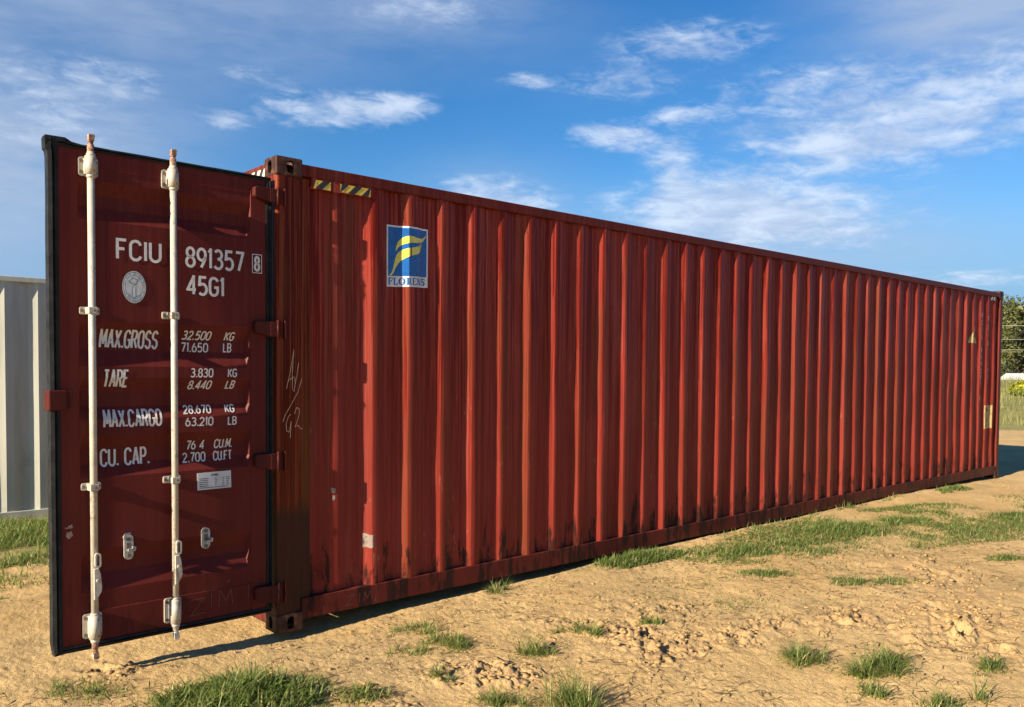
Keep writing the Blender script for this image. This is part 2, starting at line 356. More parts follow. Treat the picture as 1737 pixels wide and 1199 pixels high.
def height(x, y):
    near = np.exp(-np.maximum(0, np.hypot(x-2, y+1)-9)/14)
    h = .045*sstep(x, 1.2, 4.5)*sstep(x, 12.2, 9.5)+.022*np.exp(-((y+.02)/.10)**2)*sstep(x, 2.2, 3.6)*sstep(x, 11.5, 9.5)*(.7+.8*perlin(x*1.7, y*0+2.2))
    h = h-.012-.035*np.exp(-((x-.25)/.55)**2-((y+.02)/.28)**2)
    h = h+.020*fbm(x*.55+3, y*.55, 3)*near+.008*fbm(x*2.3, y*2.3, 3)*near
    c = churn_at(x, y)
    b = 1-np.abs(perlin(x*9.5+5, y*9.5)); b2 = perlin(x*22, y*22+7)
    wx, wy = x+.02*perlin(x*17, y*17), y+.02*perlin(x*17+9, y*17)
    w1, e1 = worley(wx*13, wy*13); w2, e2 = worley(wx*31+5, wy*31)
    blk = (w1-.35)*sstep(e1, .02, .28)*.042+(w2-.3)*sstep(e2, .02, .30)*.020
    h = h+(.0034+.016*c)*(fbm(x*10, y*10, 3, .55))+np.clip(c, 0, 1)**1.3*blk+.0025*(w2-.5)*sstep(e2, .0, .3)*near+.0028*fbm(x*36, y*36, 2)*near
    # tyre print and hollows in the churned soil
    for k, (r0) in enumerate((.30, .42, .53)):
        q = np.hypot(x-3.22, y+2.20); a = np.arctan2(y+2.20, x-3.22)
        h = h+.026*np.exp(-((q-r0)/.035)**2)*sstep(a, -2.6, -2.2)*sstep(a, -.7, -1.1)
    for p in ((3.22,-2.74,.050,.075,2.2,.5),(3.38,-2.50,.042,.06,1.6,1.),(3.50,-2.72,.036,.05,1.8,.2),(3.30,-2.62,.032,.05,1.5,-.6),(2.99,-2.20,.05,.035,2.0,.2),(3.08,-3.0,.06,.035,1.6,-.3),(3.0,-2.08,.04,.03,2.,.3),
              (1.63,-1.72,.05,.03,1.6,.3),(2.14,-1.84,.045,.03,1.8,.1),(1.6,-1.12,.05,.022,1.6,.2),(-.98,.12,.05,.022,2.,-.6)): h = h+pit(x, y, *p)
    # door has dragged a shallow berm; keep soil below the steel
    h = np.where((x > -.02) & (x < .22) & (y > -.05), np.minimum(h, -.004), h)
    d = np.hypot(x, y)
    h = h+1.15*sstep(x, 30, 58)*(1-.9*sstep(x, 63, 80))*(.9+.25*fbm(x*.03, y*.03, 2))
    return h
def build_ground():
    cx, cy = -2.32, -4.73
    th = np.concatenate([np.arange(2, 84, .085), np.arange(84, 362, 2.)]); th = np.radians(th)
    r = [.0, .5, 1.0, 1.5, 1.9, 2.3]
    while r[-1] < 6000: r.append(r[-1]+max(.0085, .00062*r[-1]**2 if r[-1] < 40 else .08*r[-1]))
    r = np.array(r); nr, nt = len(r), len(th)
    rr, tt = np.meshgrid(r, th, indexing='ij'); x = cx+rr*np.sin(tt); y = cy+rr*np.cos(tt)
    h = height(x.ravel(), y.ravel()); x, y = x.ravel(), y.ravel()
    i, j = np.meshgrid(np.arange(nr-1), np.arange(nt), indexing='ij'); j2 = (j+1) % nt
    F = np.stack([i*nt+j, i*nt+j2, (i+1)*nt+j2, (i+1)*nt+j], -1).reshape(-1, 4)[:, ::-1]
    d = np.hypot(x-2, y+1)
    turf = sstep(x+.35*y+3*fbm(x*.25, y*.25, 2), 22, 30)
    turf = np.maximum(turf, .55*np.exp(-((x-6.2)/2.6)**2-((y+.75)/.55)**2)); turf = np.maximum(turf, .6*sstep(y, 2.3, 3.4)*sstep(y, 30, 12)*sstep(x, 3, 1))
    turf = np.maximum(turf, sstep(y, 14, 24)); turf = np.maximum(turf, sstep(-y, 14, 30)); turf = np.maximum(turf, sstep(-x, 9, 20))
    me = fast_mesh('ground', np.stack([x, y, h], -1), F, M['soil'], {'churn': churn_at(x, y), 'turf': turf}, smooth=True)
    tag(link('ground', me), kind='structure')
build_ground()

# ---------------------------------------------------------------- blades, litter, clods
def blades(P, L, wid, lean, seg=3, curl=1., shade=None, flop=0., aim=None):
    """P (n,2) positions; ribbons that rise and bend over"""
    n = len(P); a = rng.uniform(0, 2*np.pi, n) if aim is None else aim; dx, dy = np.cos(a), np.sin(a); wx, wy = -dy, dx
    z0 = height(P[:, 0], P[:, 1])-.006
    le = np.clip(lean*rng.normal(1, .35, n), .05, 1.5)+flop*rng.random(n)
    V = np.zeros((n, 2*seg+1, 3)); px, pz = np.zeros(n), np.zeros(n)
    for s in range(seg+1):
        t = s/seg; w = wid*(1-t**1.5)*.5
        if s:
            ang = le*(t**curl)*1.25; px = px+np.sin(ang)*L/seg; pz = pz+np.cos(ang)*L/seg
        X, Y, Z = P[:, 0]+dx*px, P[:, 1]+dy*px, z0+np.maximum(pz, .004)
        if s < seg:
            V[:, 2*s] = np.stack([X-wx*w, Y-wy*w, Z], -1); V[:, 2*s+1] = np.stack([X+wx*w, Y+wy*w, Z], -1)
        else: V[:, 2*s] = np.stack([X, Y, Z], -1)
    F = []
    base = np.arange(n)[:, None]*(2*seg+1)
    for s in range(seg-1): F += [np.concatenate([base+2*s, base+2*s+1, base+2*s+3], 1), np.concatenate([base+2*s, base+2*s+3, base+2*s+2], 1)]
    F.append(np.concatenate([base+2*seg-2, base+2*seg-1, base+2*seg], 1))
    sh = rng.random(n) if shade is None else shade
    return V.reshape(-1, 3), np.concatenate(F), np.repeat(sh, 2*seg+1)
def ellipse_pts(n, cx, cy, rx, ry, ang=0., soft=.75, clump=None):
    a = rng.uniform(0, 2*np.pi, n); q = rng.random(n)**soft; u, v = q*np.cos(a)*rx, q*np.sin(a)*ry
    P = np.stack([cx+u*math.cos(ang)-v*math.sin(ang), cy+u*math.sin(ang)+v*math.cos(ang)], -1)
    if clump:
        k = fbm(P[:, 0]*clump, P[:, 1]*clump, 3) > rng.normal(-.05, .15, n); P = P[k]
    ok = ~((P[:, 1] > -.01) & (P[:, 1] < 2.45) & (P[:, 0] > -.01) & (P[:, 0] < 12.2)); return P[ok]
def join_blades(parts):
    V, F, A, k = [], [], [], 0
    for v, f, a in parts: V.append(v); F.append(f+k); A.append(a); k += len(v)
    return np.concatenate(V), np.concatenate(F), np.concatenate(A)
def grass_obj(name, parts, mat):
    V, F, A = join_blades(parts); return link(name, fast_mesh(name, V, F, mat, {'shade': A}))
VIEW = -.73       # long axes of the patches as they lie on the ground
def patch(n, cx, cy, rx, ry, L, wid, lean=.8, ang=0., clump=None, soft=.75, flop=.35, dry=.12, radial=.0):
    P = ellipse_pts(n, cx, cy, rx, ry, ang, soft, clump); m = len(P)
    q = np.hypot((P[:, 0]-cx)/rx, (P[:, 1]-cy)/ry)
    sh = np.clip(rng.normal(.42, .2, m), 0, .7); dryk = rng.random(m) < dry; sh[dryk] = rng.uniform(.75, 1, dryk.sum())
    return blades(P, L*rng.uniform(.45, 1.15, m)*(1.15-.45*np.clip(q, 0, 1)), wid*rng.uniform(.7, 1.3, m), lean, shade=sh, flop=flop, aim=np.arctan2(P[:, 1]-cy, P[:, 0]-cx)+rng.normal(0, 1.0, m) if radial else None)
# single clumps that stand apart in the dirt
def tuft(cx, cy, r, n, L, label, wid=.0055):
    q = []; ca, sa = math.cos(VIEW), math.sin(VIEW)
    for k in range(9):
        u, v = (0, 0) if k == 0 else (rng.normal(0, r*.45), rng.normal(0, r*.32)); f = rng.uniform(.5, 1.2)
        q.append(patch(int(n*.16*f), cx+u*ca-v*sa, cy+u*sa+v*ca, r*rng.uniform(.25, .5), r*rng.uniform(.18, .4), L*1.45*f, wid*rng.uniform(.75, 1.2), rng.uniform(.75, 1.35), VIEW+rng.normal(0, .5), dry=rng.uniform(.05, .35), soft=1., radial=rng.random() < .6, flop=.5))
    q.append(patch(n//3, cx, cy, r*1.1, r*.8, L*.6, wid*.8, 1.4, VIEW, dry=.4, clump=6, soft=.7))
    tag(grass_obj('grass_tuft', q, M['grass']), label, 'grass tuft', 'grass tufts in the dirt')

# ---------------------------------------------------------------- container geometry
LEN, WID, HGT = 12.192, 2.438, 2.896
X0, PITCH = .3868, .2793
root = empty('shipping_container')
tag(root, 'long rust red corrugated shipping container with its door swung open', 'container')
thin = {0: .019, 5: .008, 11: .008, 17: .007, 22: .006, 23: .007, 30: .005, 35: .008, 36: .008}
_off = {i: thin.get(i, 0)+random.uniform(-.0028, .0028) for i in range(-1, 44)}
def wall_pts():
    """x / inset breakpoints of the corrugated sheet"""
    a = [(.20, .046)]
    for i in range(42):
        c = X0+i*PITCH-.009; o = .010+_off[i]
        a += [(c-.033, .046), (c-.027, .0435), (c+.026, o+.0020), (c+.031, o), (c+.106, o+.0100), (c+.112, o+.0125), (c+.164, .0440), (c+.170, .046)]
    a += [(LEN-.10, .046)]
    return a
WP = wall_pts(); WX = np.array([p[0] for p in WP]); WY = np.array([p[1] for p in WP])
def dent(x, z):
    x = np.asarray(x, float); z = np.asarray(z, float)
    e = sstep(z, .2, .45)*sstep(z, 2.8, 2.5)
    return e*((.0042+.0035*sstep(x, 7.5, 10))*fbm(x*1.6, z*1.1+4, 3)+.0015*perlin(x*6, z*1.3))
def wall_y(x, z): return np.interp(x, WX, WY)+dent(x, z)
def build_wall():
    zs = np.concatenate([[.19], np.linspace(.25, 2.74, 40), [2.805]]); n = len(WX)
    xx, zz = np.meshgrid(WX, zs); yy = np.interp(xx, WX, WY)+dent(xx, zz)
    V = np.stack([xx, yy, zz], -1).reshape(-1, 3); i, j = np.meshgrid(np.arange(len(zs)-1), np.arange(n-1), indexing='ij')
    F = np.stack([i*n+j, i*n+j+1, (i+1)*n+j+1, (i+1)*n+j], -1).reshape(-1, 4)
    link('side_wall', fast_mesh('side_wall', V, F, M['red']), None, root)
build_wall()
# far side wall, end wall, roof, floor
b = MB()
for i in range(42):
    c = X0+i*PITCH; b.add([(c-.05, 2.39, .19), (c+.02, 2.39, .19), (c+.09, 2.43, .19), (c+.16, 2.43, .19), (c+.2293, 2.39, .19), (c-.05, 2.39, 2.8), (c+.02, 2.39, 2.8), (c+.09, 2.43, 2.8), (c+.16, 2.43, 2.8), (c+.2293, 2.39, 2.8)],
                          [(0, 1, 6, 5), (1, 2, 7, 6), (2, 3, 8, 7), (3, 4, 9, 8)])
b.box(.2, .345, 2.385, 2.393, .19, 2.8)
b.build('side_wall', M['red'], root)
MB().box(LEN-.06, LEN-.03, .1, 2.34, .19, 2.80).build('end_wall', M['red'], root)
b = MB(); V = []; F = []
for i in range(57):
    c = .12+i*.209; V += [(c, .05, 2.855), (c+.06, .05, 2.872), (c+.10, .05, 2.872), (c+.15, .05, 2.855), (c, 2.39, 2.855), (c+.06, 2.39, 2.872), (c+.10, 2.39, 2.872), (c+.15, 2.39, 2.855)]
    k = i*8; F += [(k, k+1, k+5, k+4), (k+1, k+2, k+6, k+5), (k+2, k+3, k+7, k+6)]
    if i < 56: F.append((k+3, k+8, k+12, k+7))
b.add(V, F).build('roof', M['rail'], root)
MB().box(.1, LEN-.07, .06, 2.38, .15, .178).build('floor', M['floor'], root)
# rails
for y0, y1 in ((.004, .066), (2.372, 2.434)):
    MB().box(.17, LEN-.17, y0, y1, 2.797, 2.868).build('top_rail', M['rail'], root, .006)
for s in (0, 1):
    Y = (lambda y: y) if s == 0 else (lambda y: WID-y)
    pr = [(Y(.005), .066), (Y(.005), .196), (Y(.055), .200), (Y(.055), .192), (Y(.012), .188), (Y(.012), .074), (Y(.05), .070), (Y(.05), .062)]
    n = len(pr); b = MB(); V = [(x, y, z) for x in (.17, LEN-.16) for y, z in pr]
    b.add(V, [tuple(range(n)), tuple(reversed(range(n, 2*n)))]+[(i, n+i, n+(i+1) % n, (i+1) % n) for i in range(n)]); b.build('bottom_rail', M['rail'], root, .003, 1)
for k in range(12): MB().box(.9+k*.93, .96+k*.93, .06, 2.38, .07, .148).build('cross_member', M['rail'], root)
# end frames
def rounded_post(x0, x1, y0, y1, r, corner):
    """plan outline with a generous radius on one outer corner"""
    pts = []
    cs = [(x0, y0, 1, 1), (x1, y0, -1, 1), (x1, y1, -1, -1), (x0, y1, 1, -1)]
    for k, (x, y, sx_, sy_) in enumerate(cs):
        rr = r if k in corner else .004
        a0 = [math.pi, 1.5*math.pi, 0, .5*math.pi][k]
        for q in range(7):
            a = a0+q/6*math.pi/2; pts.append((x+sx_*rr+rr*math.cos(a), y+sy_*rr+rr*math.sin(a)))
    return pts
for (x0, x1, y0, y1, cr) in ((.004, .236, .006, .13, (0,)), (.004, .236, WID-.13, WID-.006, (3,)), (LEN-.12, LEN-.004, .005, .12, (1,)), (LEN-.12, LEN-.004, WID-.12, WID-.005, (2,))):
    pp = rounded_post(x0, x1, y0, y1, .022, cr)
    if x0 < 1 and y0 < 1: pp = [(x, y+max(0, x-.03)*.085 if y < .06 else y) for x, y in pp]
    MB().zprism(pp, .112, HGT-.112).build('corner_post', M['post'] if x0 < 1 else M['rail'], root)
MB().box(.012, .10, .150, WID-.150, 2.775, 2.872).build('door_header', M['rail'], root, .006)
MB().box(.012, .10, .150, WID-.150, .03, .15).build('door_sill', M['rail'], root, .006)
MB().box(LEN-.10, LEN-.012, .150, WID-.150, 2.775, 2.868).build('end_header', M['rail'], root, .006)
MB().box(LEN-.10, LEN-.012, .150, WID-.150, .03, .16).build('end_sill', M['rail'], root, .006)
# corner plate under the top rail (carries the hazard tape)
MB().box(.235, .70, .0075, .012, 2.728, 2.798).build('corner_plate', M['red'], root)

def capsule(w, h, n=10):
    r = w/2; k = h/2-r; return [(r*math.cos(a), k+r*math.sin(a)) for a in np.linspace(0, math.pi, n)]+[(r*math.cos(a), -k+r*math.sin(a)) for a in np.linspace(math.pi, 2*math.pi, n)]
def casting_mesh():
    def tmp(mb, bevel=0):
        o = mb.build('tmp', None, None, bevel, 3); return o
    main = tmp(MB().box(0, .178, 0, .162, 0, .118), .012)
    cut = []
    cut.append(tmp(MB().box(.022, .150, .022, .135, .022, .096)))
    cp = capsule(.050, .079)
    cut.append(tmp(MB().prism([(.095+u, .058+v) for u, v in cp], -.02, .05)))
    m = MB(); n = len(cp); V = [(x, .082+u, .058+v) for x in (-.02, .05) for u, v in cp]
    m.add(V, [tuple(range(n)), tuple(reversed(range(n, 2*n)))]+[(i, n+i, n+(i+1) % n, (i+1) % n) for i in range(n)]); cut.append(tmp(m))
    cz = capsule(.063, .124); cut.append(tmp(MB().zprism([(.089+v, .081+u) for u, v in cz], .08, .15)))
    for c in cut:
        md = main.modifiers.new('b', 'BOOLEAN'); md.operation = 'DIFFERENCE'; md.object = c; md.solver = 'EXACT'
    bpy.context.view_layer.update()
    me = bpy.data.meshes.new_from_object(main.evaluated_get(bpy.context.evaluated_depsgraph_get())); me.name = 'corner_casting'
    for o in cut+[main]: bpy.data.objects.remove(o)
    me.materials.clear(); me.materials.append(M['cast']); return me
cm = casting_mesh()
for ex in (0, 1):
    for ey in (0, 1):
        for ez in (0, 1):
            o = link('corner_casting', cm, None, root)
            o.location = (LEN if ex else 0, WID if ey else 0, HGT if ez else 0); o.scale = (-1 if ex else 1, -1 if ey else 1, -1 if not ez else 1)
            if ez: o.location.z = HGT-.118
            else: o.location.z = .118

# ---------------------------------------------------------------- lettering
def arc(cx, cy, rx, ry, a0, a1, n=9): return [(cx+rx*math.cos(R(a0+(a1-a0)*i/n)), cy+ry*math.sin(R(a0+(a1-a0)*i/n))) for i in range(n+1)]
OV = arc(.5, .72, .5, .28, 0, 180)+arc(.5, .28, .5, .28, 180, 360); OV = OV+[OV[0]]
G = {
 'F': (.85, [[(0, 0), (0, 1), (1, 1)], [(0, .53), (.8, .53)]]), 'C': (1, [arc(.5, .74, .5, .26, 10, 180)+arc(.5, .26, .5, .26, 180, 350)]),
 'I': (.12, [[(.5, 0), (.5, 1)]]), 'U': (1, [[(0, 1), (0, .28)]+arc(.5, .26, .5, .26, 180, 360)+[(1, 1)]]),
 '8': (1, [arc(.5, .76, .44, .24, -90, 270, 16), arc(.5, .26, .5, .26, -90, 270, 16)]),
 '9': (1, [arc(.5, .69, .5, .31, -50, 310, 16), [(.98, .60), (.9, .4), (.45, 0)]]), '6': (1, [arc(.5, .31, .5, .31, 130, 490, 16), [(.02, .40), (.1, .6), (.55, 1)]]),
 '1': (.35, [[(0, .84), (.7, 1), (.7, 0)]]), '3': (1, [arc(.47, .76, .45, .24, 150, -80)+arc(.45, .27, .53, .27, 80, -150)]),
 '5': (1, [[(.92, 1), (.14, 1), (.06, .56)]+arc(.46, .31, .52, .31, 125, -140, 12)]), '7': (.95, [[(0, 1), (1, 1), (.38, 0)]]),
 '4': (1, [[(.75, 0), (.75, 1), (0, .26), (1.02, .26)]]), 'G': (1, [arc(.5, .74, .5, .26, 15, 180)+arc(.5, .26, .5, .26, 180, 360)+[(1, .46), (.55, .46)]]),
 'M': (1.15, [[(0, 0), (.06, 1), (.5, .25), (.94, 1), (1, 0)]]), 'A': (1, [[(0, 0), (.5, 1), (1, 0)], [(.18, .3), (.82, .3)]]), 'X': (.95, [[(0, 0), (1, 1)], [(0, 1), (1, 0)]]),
 '.': (.12, [[(.5, .0), (.5, .11)]]), ',': (.14, [[(.7, .10), (.5, -.05)]]), 'R': (.95, [[(0, 0), (0, 1), (.55, 1)]+arc(.55, .75, .42, .25, 90, -90)+[(0, .5)], [(.5, .5), (1, 0)]]),
 'O': (1, [OV]), '0': (1, [OV]), 'S': (1, [arc(.5, .76, .46, .24, 20, 270)+arc(.5, .26, .5, .26, 90, -160)]), 'T': (.9, [[(0, 1), (1, 1)], [(.5, 1), (.5, 0)]]),
 'E': (.8, [[(1, 1), (0, 1), (0, 0), (1, 0)], [(0, .53), (.8, .53)]]), 'P': (.9, [[(0, 0), (0, 1), (.55, 1)]+arc(.55, .73, .42, .27, 90, -90)+[(0, .46)]]),
 'K': (.95, [[(0, 0), (0, 1)], [(1, 1), (0, .4)], [(.3, .56), (1, 0)]]), 'L': (.8, [[(0, 1), (0, 0), (1, 0)]]),
 'B': (.95, [[(0, .52), (.5, .52)]+arc(.5, .26, .45, .26, 90, -90)+[(0, 0), (0, 1), (.5, 1)]+arc(.5, .76, .4, .24, 90, -90)]),
 '2': (1, [arc(.5, .72, .48, .28, 165, -35)+[(0, 0), (1, 0)]]), 'N': (1, [[(0, 0), (0, 1), (1, 0), (1, 1)]]), 'Z': (1, [[(0, 1), (1, 1), (0, 0), (1, 0)]]), 'V': (1, [[(0, 1), (.5, 0), (1, 1)]]),
}
def subdivide(pl, step):
    o = [pl[0]]
    for a, b_ in zip(pl, pl[1:]):
        n = max(1, int(math.hypot(b_[0]-a[0], b_[1]-a[1])/step))
        o += [(a[0]+(b_[0]-a[0])*i/n, a[1]+(b_[1]-a[1])*i/n) for i in range(1, n+1)]
    return o
def ribbon(mb, pl, w, surf, eps=.0022, step=.012):
    """flat painted stroke laid on a surface: surf(x,z) -> y"""
    closed = math.hypot(pl[0][0]-pl[-1][0], pl[0][1]-pl[-1][1]) < 1e-6
    # split at sharp corners so that each run stays even in width
    runs, cur = [], [pl[0]]
    for i in range(1, len(pl)-1):
        a, b_, c = pl[i-1], pl[i], pl[i+1]; cur.append(b_)
        d1 = math.atan2(b_[1]-a[1], b_[0]-a[0]); d2 = math.atan2(c[1]-b_[1], c[0]-b_[0]); dd = abs((d2-d1+math.pi) % (2*math.pi)-math.pi)
        if dd > .75: runs.append(cur); cur = [b_]
    cur.append(pl[-1]); runs.append(cur)
    for ri, rn in enumerate(runs):
        if len(runs) > 1:      # extend into the corner by half a width
            def ext(p, q): L_ = math.hypot(p[0]-q[0], p[1]-q[1]) or 1; return (p[0]+(p[0]-q[0])/L_*w*.42, p[1]+(p[1]-q[1])/L_*w*.42)
            if ri > 0: rn = [ext(rn[0], rn[1])]+rn[1:]
            if ri < len(runs)-1: rn = rn[:-1]+[ext(rn[-1], rn[-2])]
        p = subdivide(rn, step); V = []; n = len(p)
        for i in range(n):
            a, c = p[max(i-1, 0)], p[min(i+1, n-1)]
            if closed and len(runs) == 1 and i in (0, n-1): a, c = p[n-2], p[1]
            L_ = math.hypot(c[0]-a[0], c[1]-a[1]) or 1; nx, nz = -(c[1]-a[1])/L_*w/2, (c[0]-a[0])/L_*w/2
            for s in (1, -1):
                x, z = p[i][0]+s*nx, p[i][1]+s*nz; V.append((x, float(surf(x, z))-eps-ri*.00015, z))
        mb.add(V, [(2*i, 2*i+1, 2*i+3, 2*i+2) for i in range(n-1)])
def text(mb, s, x0, x1, zc, h, w, surf, slant=0., gap=.42, eps=.0022, vert=False):
    adv = [G[c][0] if c in G else .5 for c in s]; tot = sum(adv)+gap*(len(s)-1); k = (x1-x0-w)/tot; x = x0+w/2
    for c, a in zip(s, adv):
        if c in G:
            for pl in G[c][1]:
                q = [(x+u*a*k+slant*v*h, zc-h/2+w/2+v*(h-w)) for u, v in pl]
                ribbon(mb, q, w, surf, eps)
        x += (a+gap)*k

# ---------------------------------------------------------------- open door (x = -distance from hinge, y < 0 towards the viewer)
door_rz = R(1.2)
REC = [(2.591, 2.514, 2.454, 2.384), (1.861, 1.78, 1.709, 1.628), (1.567, 1.493, 1.415, 1.347), (1.262, 1.188, 1.11, 1.042), (.666, .581, .53, .44)]
DZ = [.34]+sorted([z for r in REC for z in r])+[2.648]
def rec_depth(z):
    for a, b_, c, d in REC:
        if d < z < a: return np.interp(z, [d, c, b_, a], [0, .034, .034, 0])
    return 0.
def door_surf(x, z):
    d = -x; e = np.interp(d, [.128, .150, 1.050, 1.068], [0, 1, 1, 0])
    if d < .128 or d > 1.068 or z < .34 or z > 2.648: return -.004
    return rec_depth(z)*e
def build_door():
    m = MB(); xs = [-1.070, -1.050, -.60, -.150, -.126]
    rows = []
    V = []
    for z in DZ:
        for x in xs: V.append((x, door_surf(min(max(x, -1.0679), -.1281), z) if x not in (xs[0], xs[-1]) else 0., z))
    n = len(xs); F = [(i*n+j, i*n+j+1, (i+1)*n+j+1, (i+1)*n+j) for i in range(len(DZ)-1) for j in range(n-1)]
    m.add(V, F)
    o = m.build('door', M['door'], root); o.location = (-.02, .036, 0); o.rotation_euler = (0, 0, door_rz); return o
door = build_door(); door['label'] = 'maroon door leaf with white stencilled weights, swung open flat'
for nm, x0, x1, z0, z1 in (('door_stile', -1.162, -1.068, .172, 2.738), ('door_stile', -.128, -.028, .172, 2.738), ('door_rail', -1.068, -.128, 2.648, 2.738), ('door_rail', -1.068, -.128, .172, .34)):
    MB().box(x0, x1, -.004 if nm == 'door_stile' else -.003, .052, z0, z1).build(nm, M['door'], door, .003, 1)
MB().box(-1.07, -.126, .044, .05, .33, 2.65).build('inner_lining', M['door'], door)
def gasket():
    m = MB()
    def bar(pts, w0, w1, axis):     # lip strips with a fold: section across the run
        V = []; n = len(pts)
        sec = [(w0, .050), (w0, -.010), (w0+(w1-w0)*.35, -.012), (w0+(w1-w0)*.48, -.004), (w0+(w1-w0)*.62, -.014), (w1, -.008), (w1, .050)]
        for t_, k in pts:
            for s_, y in sec:
                s2 = s_+k*(1 if s_ == w1 else .3 if abs(s_-w0) > .001 else 0); V.append((s2, y, t_) if axis == 'z' else (t_, y, s2))
        c = len(sec); m.add(V, [(i*c+j, i*c+(j+1) % c, (i+1)*c+(j+1) % c, (i+1)*c+j) for i in range(n-1) for j in range(c)]+[tuple(range(c)), tuple(reversed(range((n-1)*c, n*c)))])
    rz = lambda z: float(.0018*perlin(np.array([z*3.1]), np.array([.5]))[0])
    bar([(.156, .006)]+[(z, rz(z)) for z in np.linspace(.20, 2.68, 26)]+[(2.705, -.004), (2.715, -.012), (2.772, -.014)], -1.160, -1.206, 'z')
    bar([(z, rz(z+9)) for z in np.linspace(.165, 2.735, 12)], -.030, .006, 'z')
    bar([(-1.216, .020), (-1.125, .022), (-1.095, .006)]+[(x, rz(x*2)) for x in np.linspace(-1.05, .0, 14)], 2.734, 2.760, 'x')
    bar([(-1.198, -.006)]+[(x, rz(x*2+4)) for x in np.linspace(-1.15, .0, 14)], .176, .144, 'x')
    m.build('gasket', M['rubber'], door, 0)
gasket()
YR = -.052
def rounded_plate(cx, cz, w, h, r):
    p = []
    for sx_, sz_, a0 in ((1, 1, 0), (-1, 1, 90), (-1, -1, 180), (1, -1, 270)):
        for k in range(5): a = R(a0+k*22.5); p.append((cx+sx_*(w/2-r)+r*math.cos(a), cz+sz_*(h/2-r)+r*math.sin(a)))
    return p
bolt_me = {}
def bolt(x, y, z, r=.0085, l=.006, name='bolt'):
    if (r, l) not in bolt_me:
        o = MB().tube([(0, 0, 0), (0, -l, 0)], r, 8).build(name, M['bolt'], door); bolt_me[(r, l)] = o.data
    else: o = link(name, bolt_me[(r, l)], None, door)
    o.location = (x, y, z)
for k, (d, zt, zb) in enumerate(((1.018, 2.808, .100), (.598, 2.808, .118))):
    x = -d
    MB().tube([(x, YR, .20), (x, YR, 2.72)], .0178, 16).build('lock_rod', M['rod'], door)
    # cam ends
    for zc, sgn in ((zt, 1), (zb, -1)):
        m = MB(); q = lambda o: zc-sgn*o
        m.tube([(x, YR, q(.115)), (x, YR, q(.052))], .0165, 14); m.tube([(x, YR, q(.054)), (x, YR, q(.046)), (x, YR, q(.038))], [.0165, .013, .010], 12)
        m.tube([(x, YR, q(.040)), (x, YR, q(.030))], .0145, 12)
        m.prism([(x-.013, q(.032)), (x+.014, q(.032)), (x+.017, q(.006)), (x+.010, q(0)), (x-.012, q(.002))], YR-.016, YR+.012)
        m.build('cam_head', M['rust'] if sgn > 0 or k == 0 else M['galv'], door)
    # guide brackets top and bottom
    for z0, z1 in (((2.600, 2.700) if k == 0 else (2.598, 2.703)), ((.200, .332) if k == 0 else (.198, .340))):
        m = MB(); m.prism(rounded_plate(x, (z0+z1)/2, .094, (z1-z0)*.98, .014), -.012, -.003)
        m.tube([(x, YR+.004, z0+.004), (x, YR+.004, z1-.002)], .0275, 16); m.box(x-.024, x+.024, YR+.004, -.008, z0+.010, z1-.010)
        m.tube([(x, YR, z0-.012), (x, YR, z0+.006)], .0215, 16); m.tube([(x, YR, z1-.004), (x, YR, z1+.010)], .0215, 16)
        m.build('rod_bracket', M['rod'], door)
        for s_ in (-1, 1):
            for z in (z0+.022, z1-.022): bolt(x+s_*.036, -.012, z)
        for z in (z0+.022, z1-.022): bolt(x+.008, YR-.0225, z, .006, .004)
    for zc in ((1.91, 1.0) if k == 0 else (1.905, 1.003)):
        m = MB(); m.prism(rounded_plate(x, zc, .100, .040, .010), -.010, -.003)
        m.box(x-.022, x+.022, YR-.021, -.006, zc-.018, zc+.018); b2 = m.build('rod_clamp', M['rod'], door, .004)
        bolt(x-.037, -.010, zc); bolt(x+.037, -.010, zc); bolt(x+.006, YR-.021, zc, .006, .004)
    # folded handle hub: an eye and a flat blade on the rod
    zo = .62 if k == 0 else .63
    m = MB(); cp = capsule(.030, .078, 8); ci = capsule(.014, .056, 8); n = len(cp)
    V = [(x+.010+u, y, zo+v) for y in (YR-.030, YR-.012) for u, v in cp]+[(x+.010+u, y, zo+v) for y in (YR-.030, YR-.012) for u, v in ci]
    F = []
    for i in range(n):
        j = (i+1) % n; F += [(i, j, 2*n+j, 2*n+i), (n+i, 3*n+i, 3*n+j, n+j), (i, n+i, n+j, j), (2*n+i, 2*n+j, 3*n+j, 3*n+i)]
    m.add(V, F); m.build('handle_eye', M['rod'], door)
    m = MB(); m.prism([(x-.010, zo-.044), (x+.014, zo-.040), (x+.024, zo-.075), (x+.030, zo-.135), (x+.028, zo-.165), (x+.004, zo-.205), (x-.010, zo-.205)], YR-.026, YR-.014)
    m.tube([(x+.008, YR-.026, zo-.105), (x+.008, YR-.033, zo-.105)], .010, 8); m.build('handle_blade', M['rod'], door, .003)
    # handle keeper plate
    cx, cz = (-.832, .655) if k == 0 else (-.407, .648); hh = .135 if k == 0 else .122
    m = MB(); m.prism([(cx+u, cz+v) for u, v in capsule(.048, hh)], -.012, -.001)
    m.box(cx-.006, cx+.026, -.038, -.012, cz-.020, cz-.008); m.box(cx+.016, cx+.026, -.048, -.012, cz-.012, cz+.004)
    if k == 0: m.tube([(cx-.016, -.016, cz+.045), (cx-.028, -.022, cz+.058), (cx-.020, -.026, cz+.075), (cx+.004, -.026, cz+.078)], .007, 8)
    m.build('handle_keeper', M['galv'], door)
    m = MB(); m.box(cx-.012, cx+.010, -.0145, -.0122, cz-.008, cz+.024); m.build('keeper_slot', M['bolt'], door)
    bolt(cx, -.012, cz+.043, .011, .006); bolt(cx, -.012, cz-.045, .011, .006)
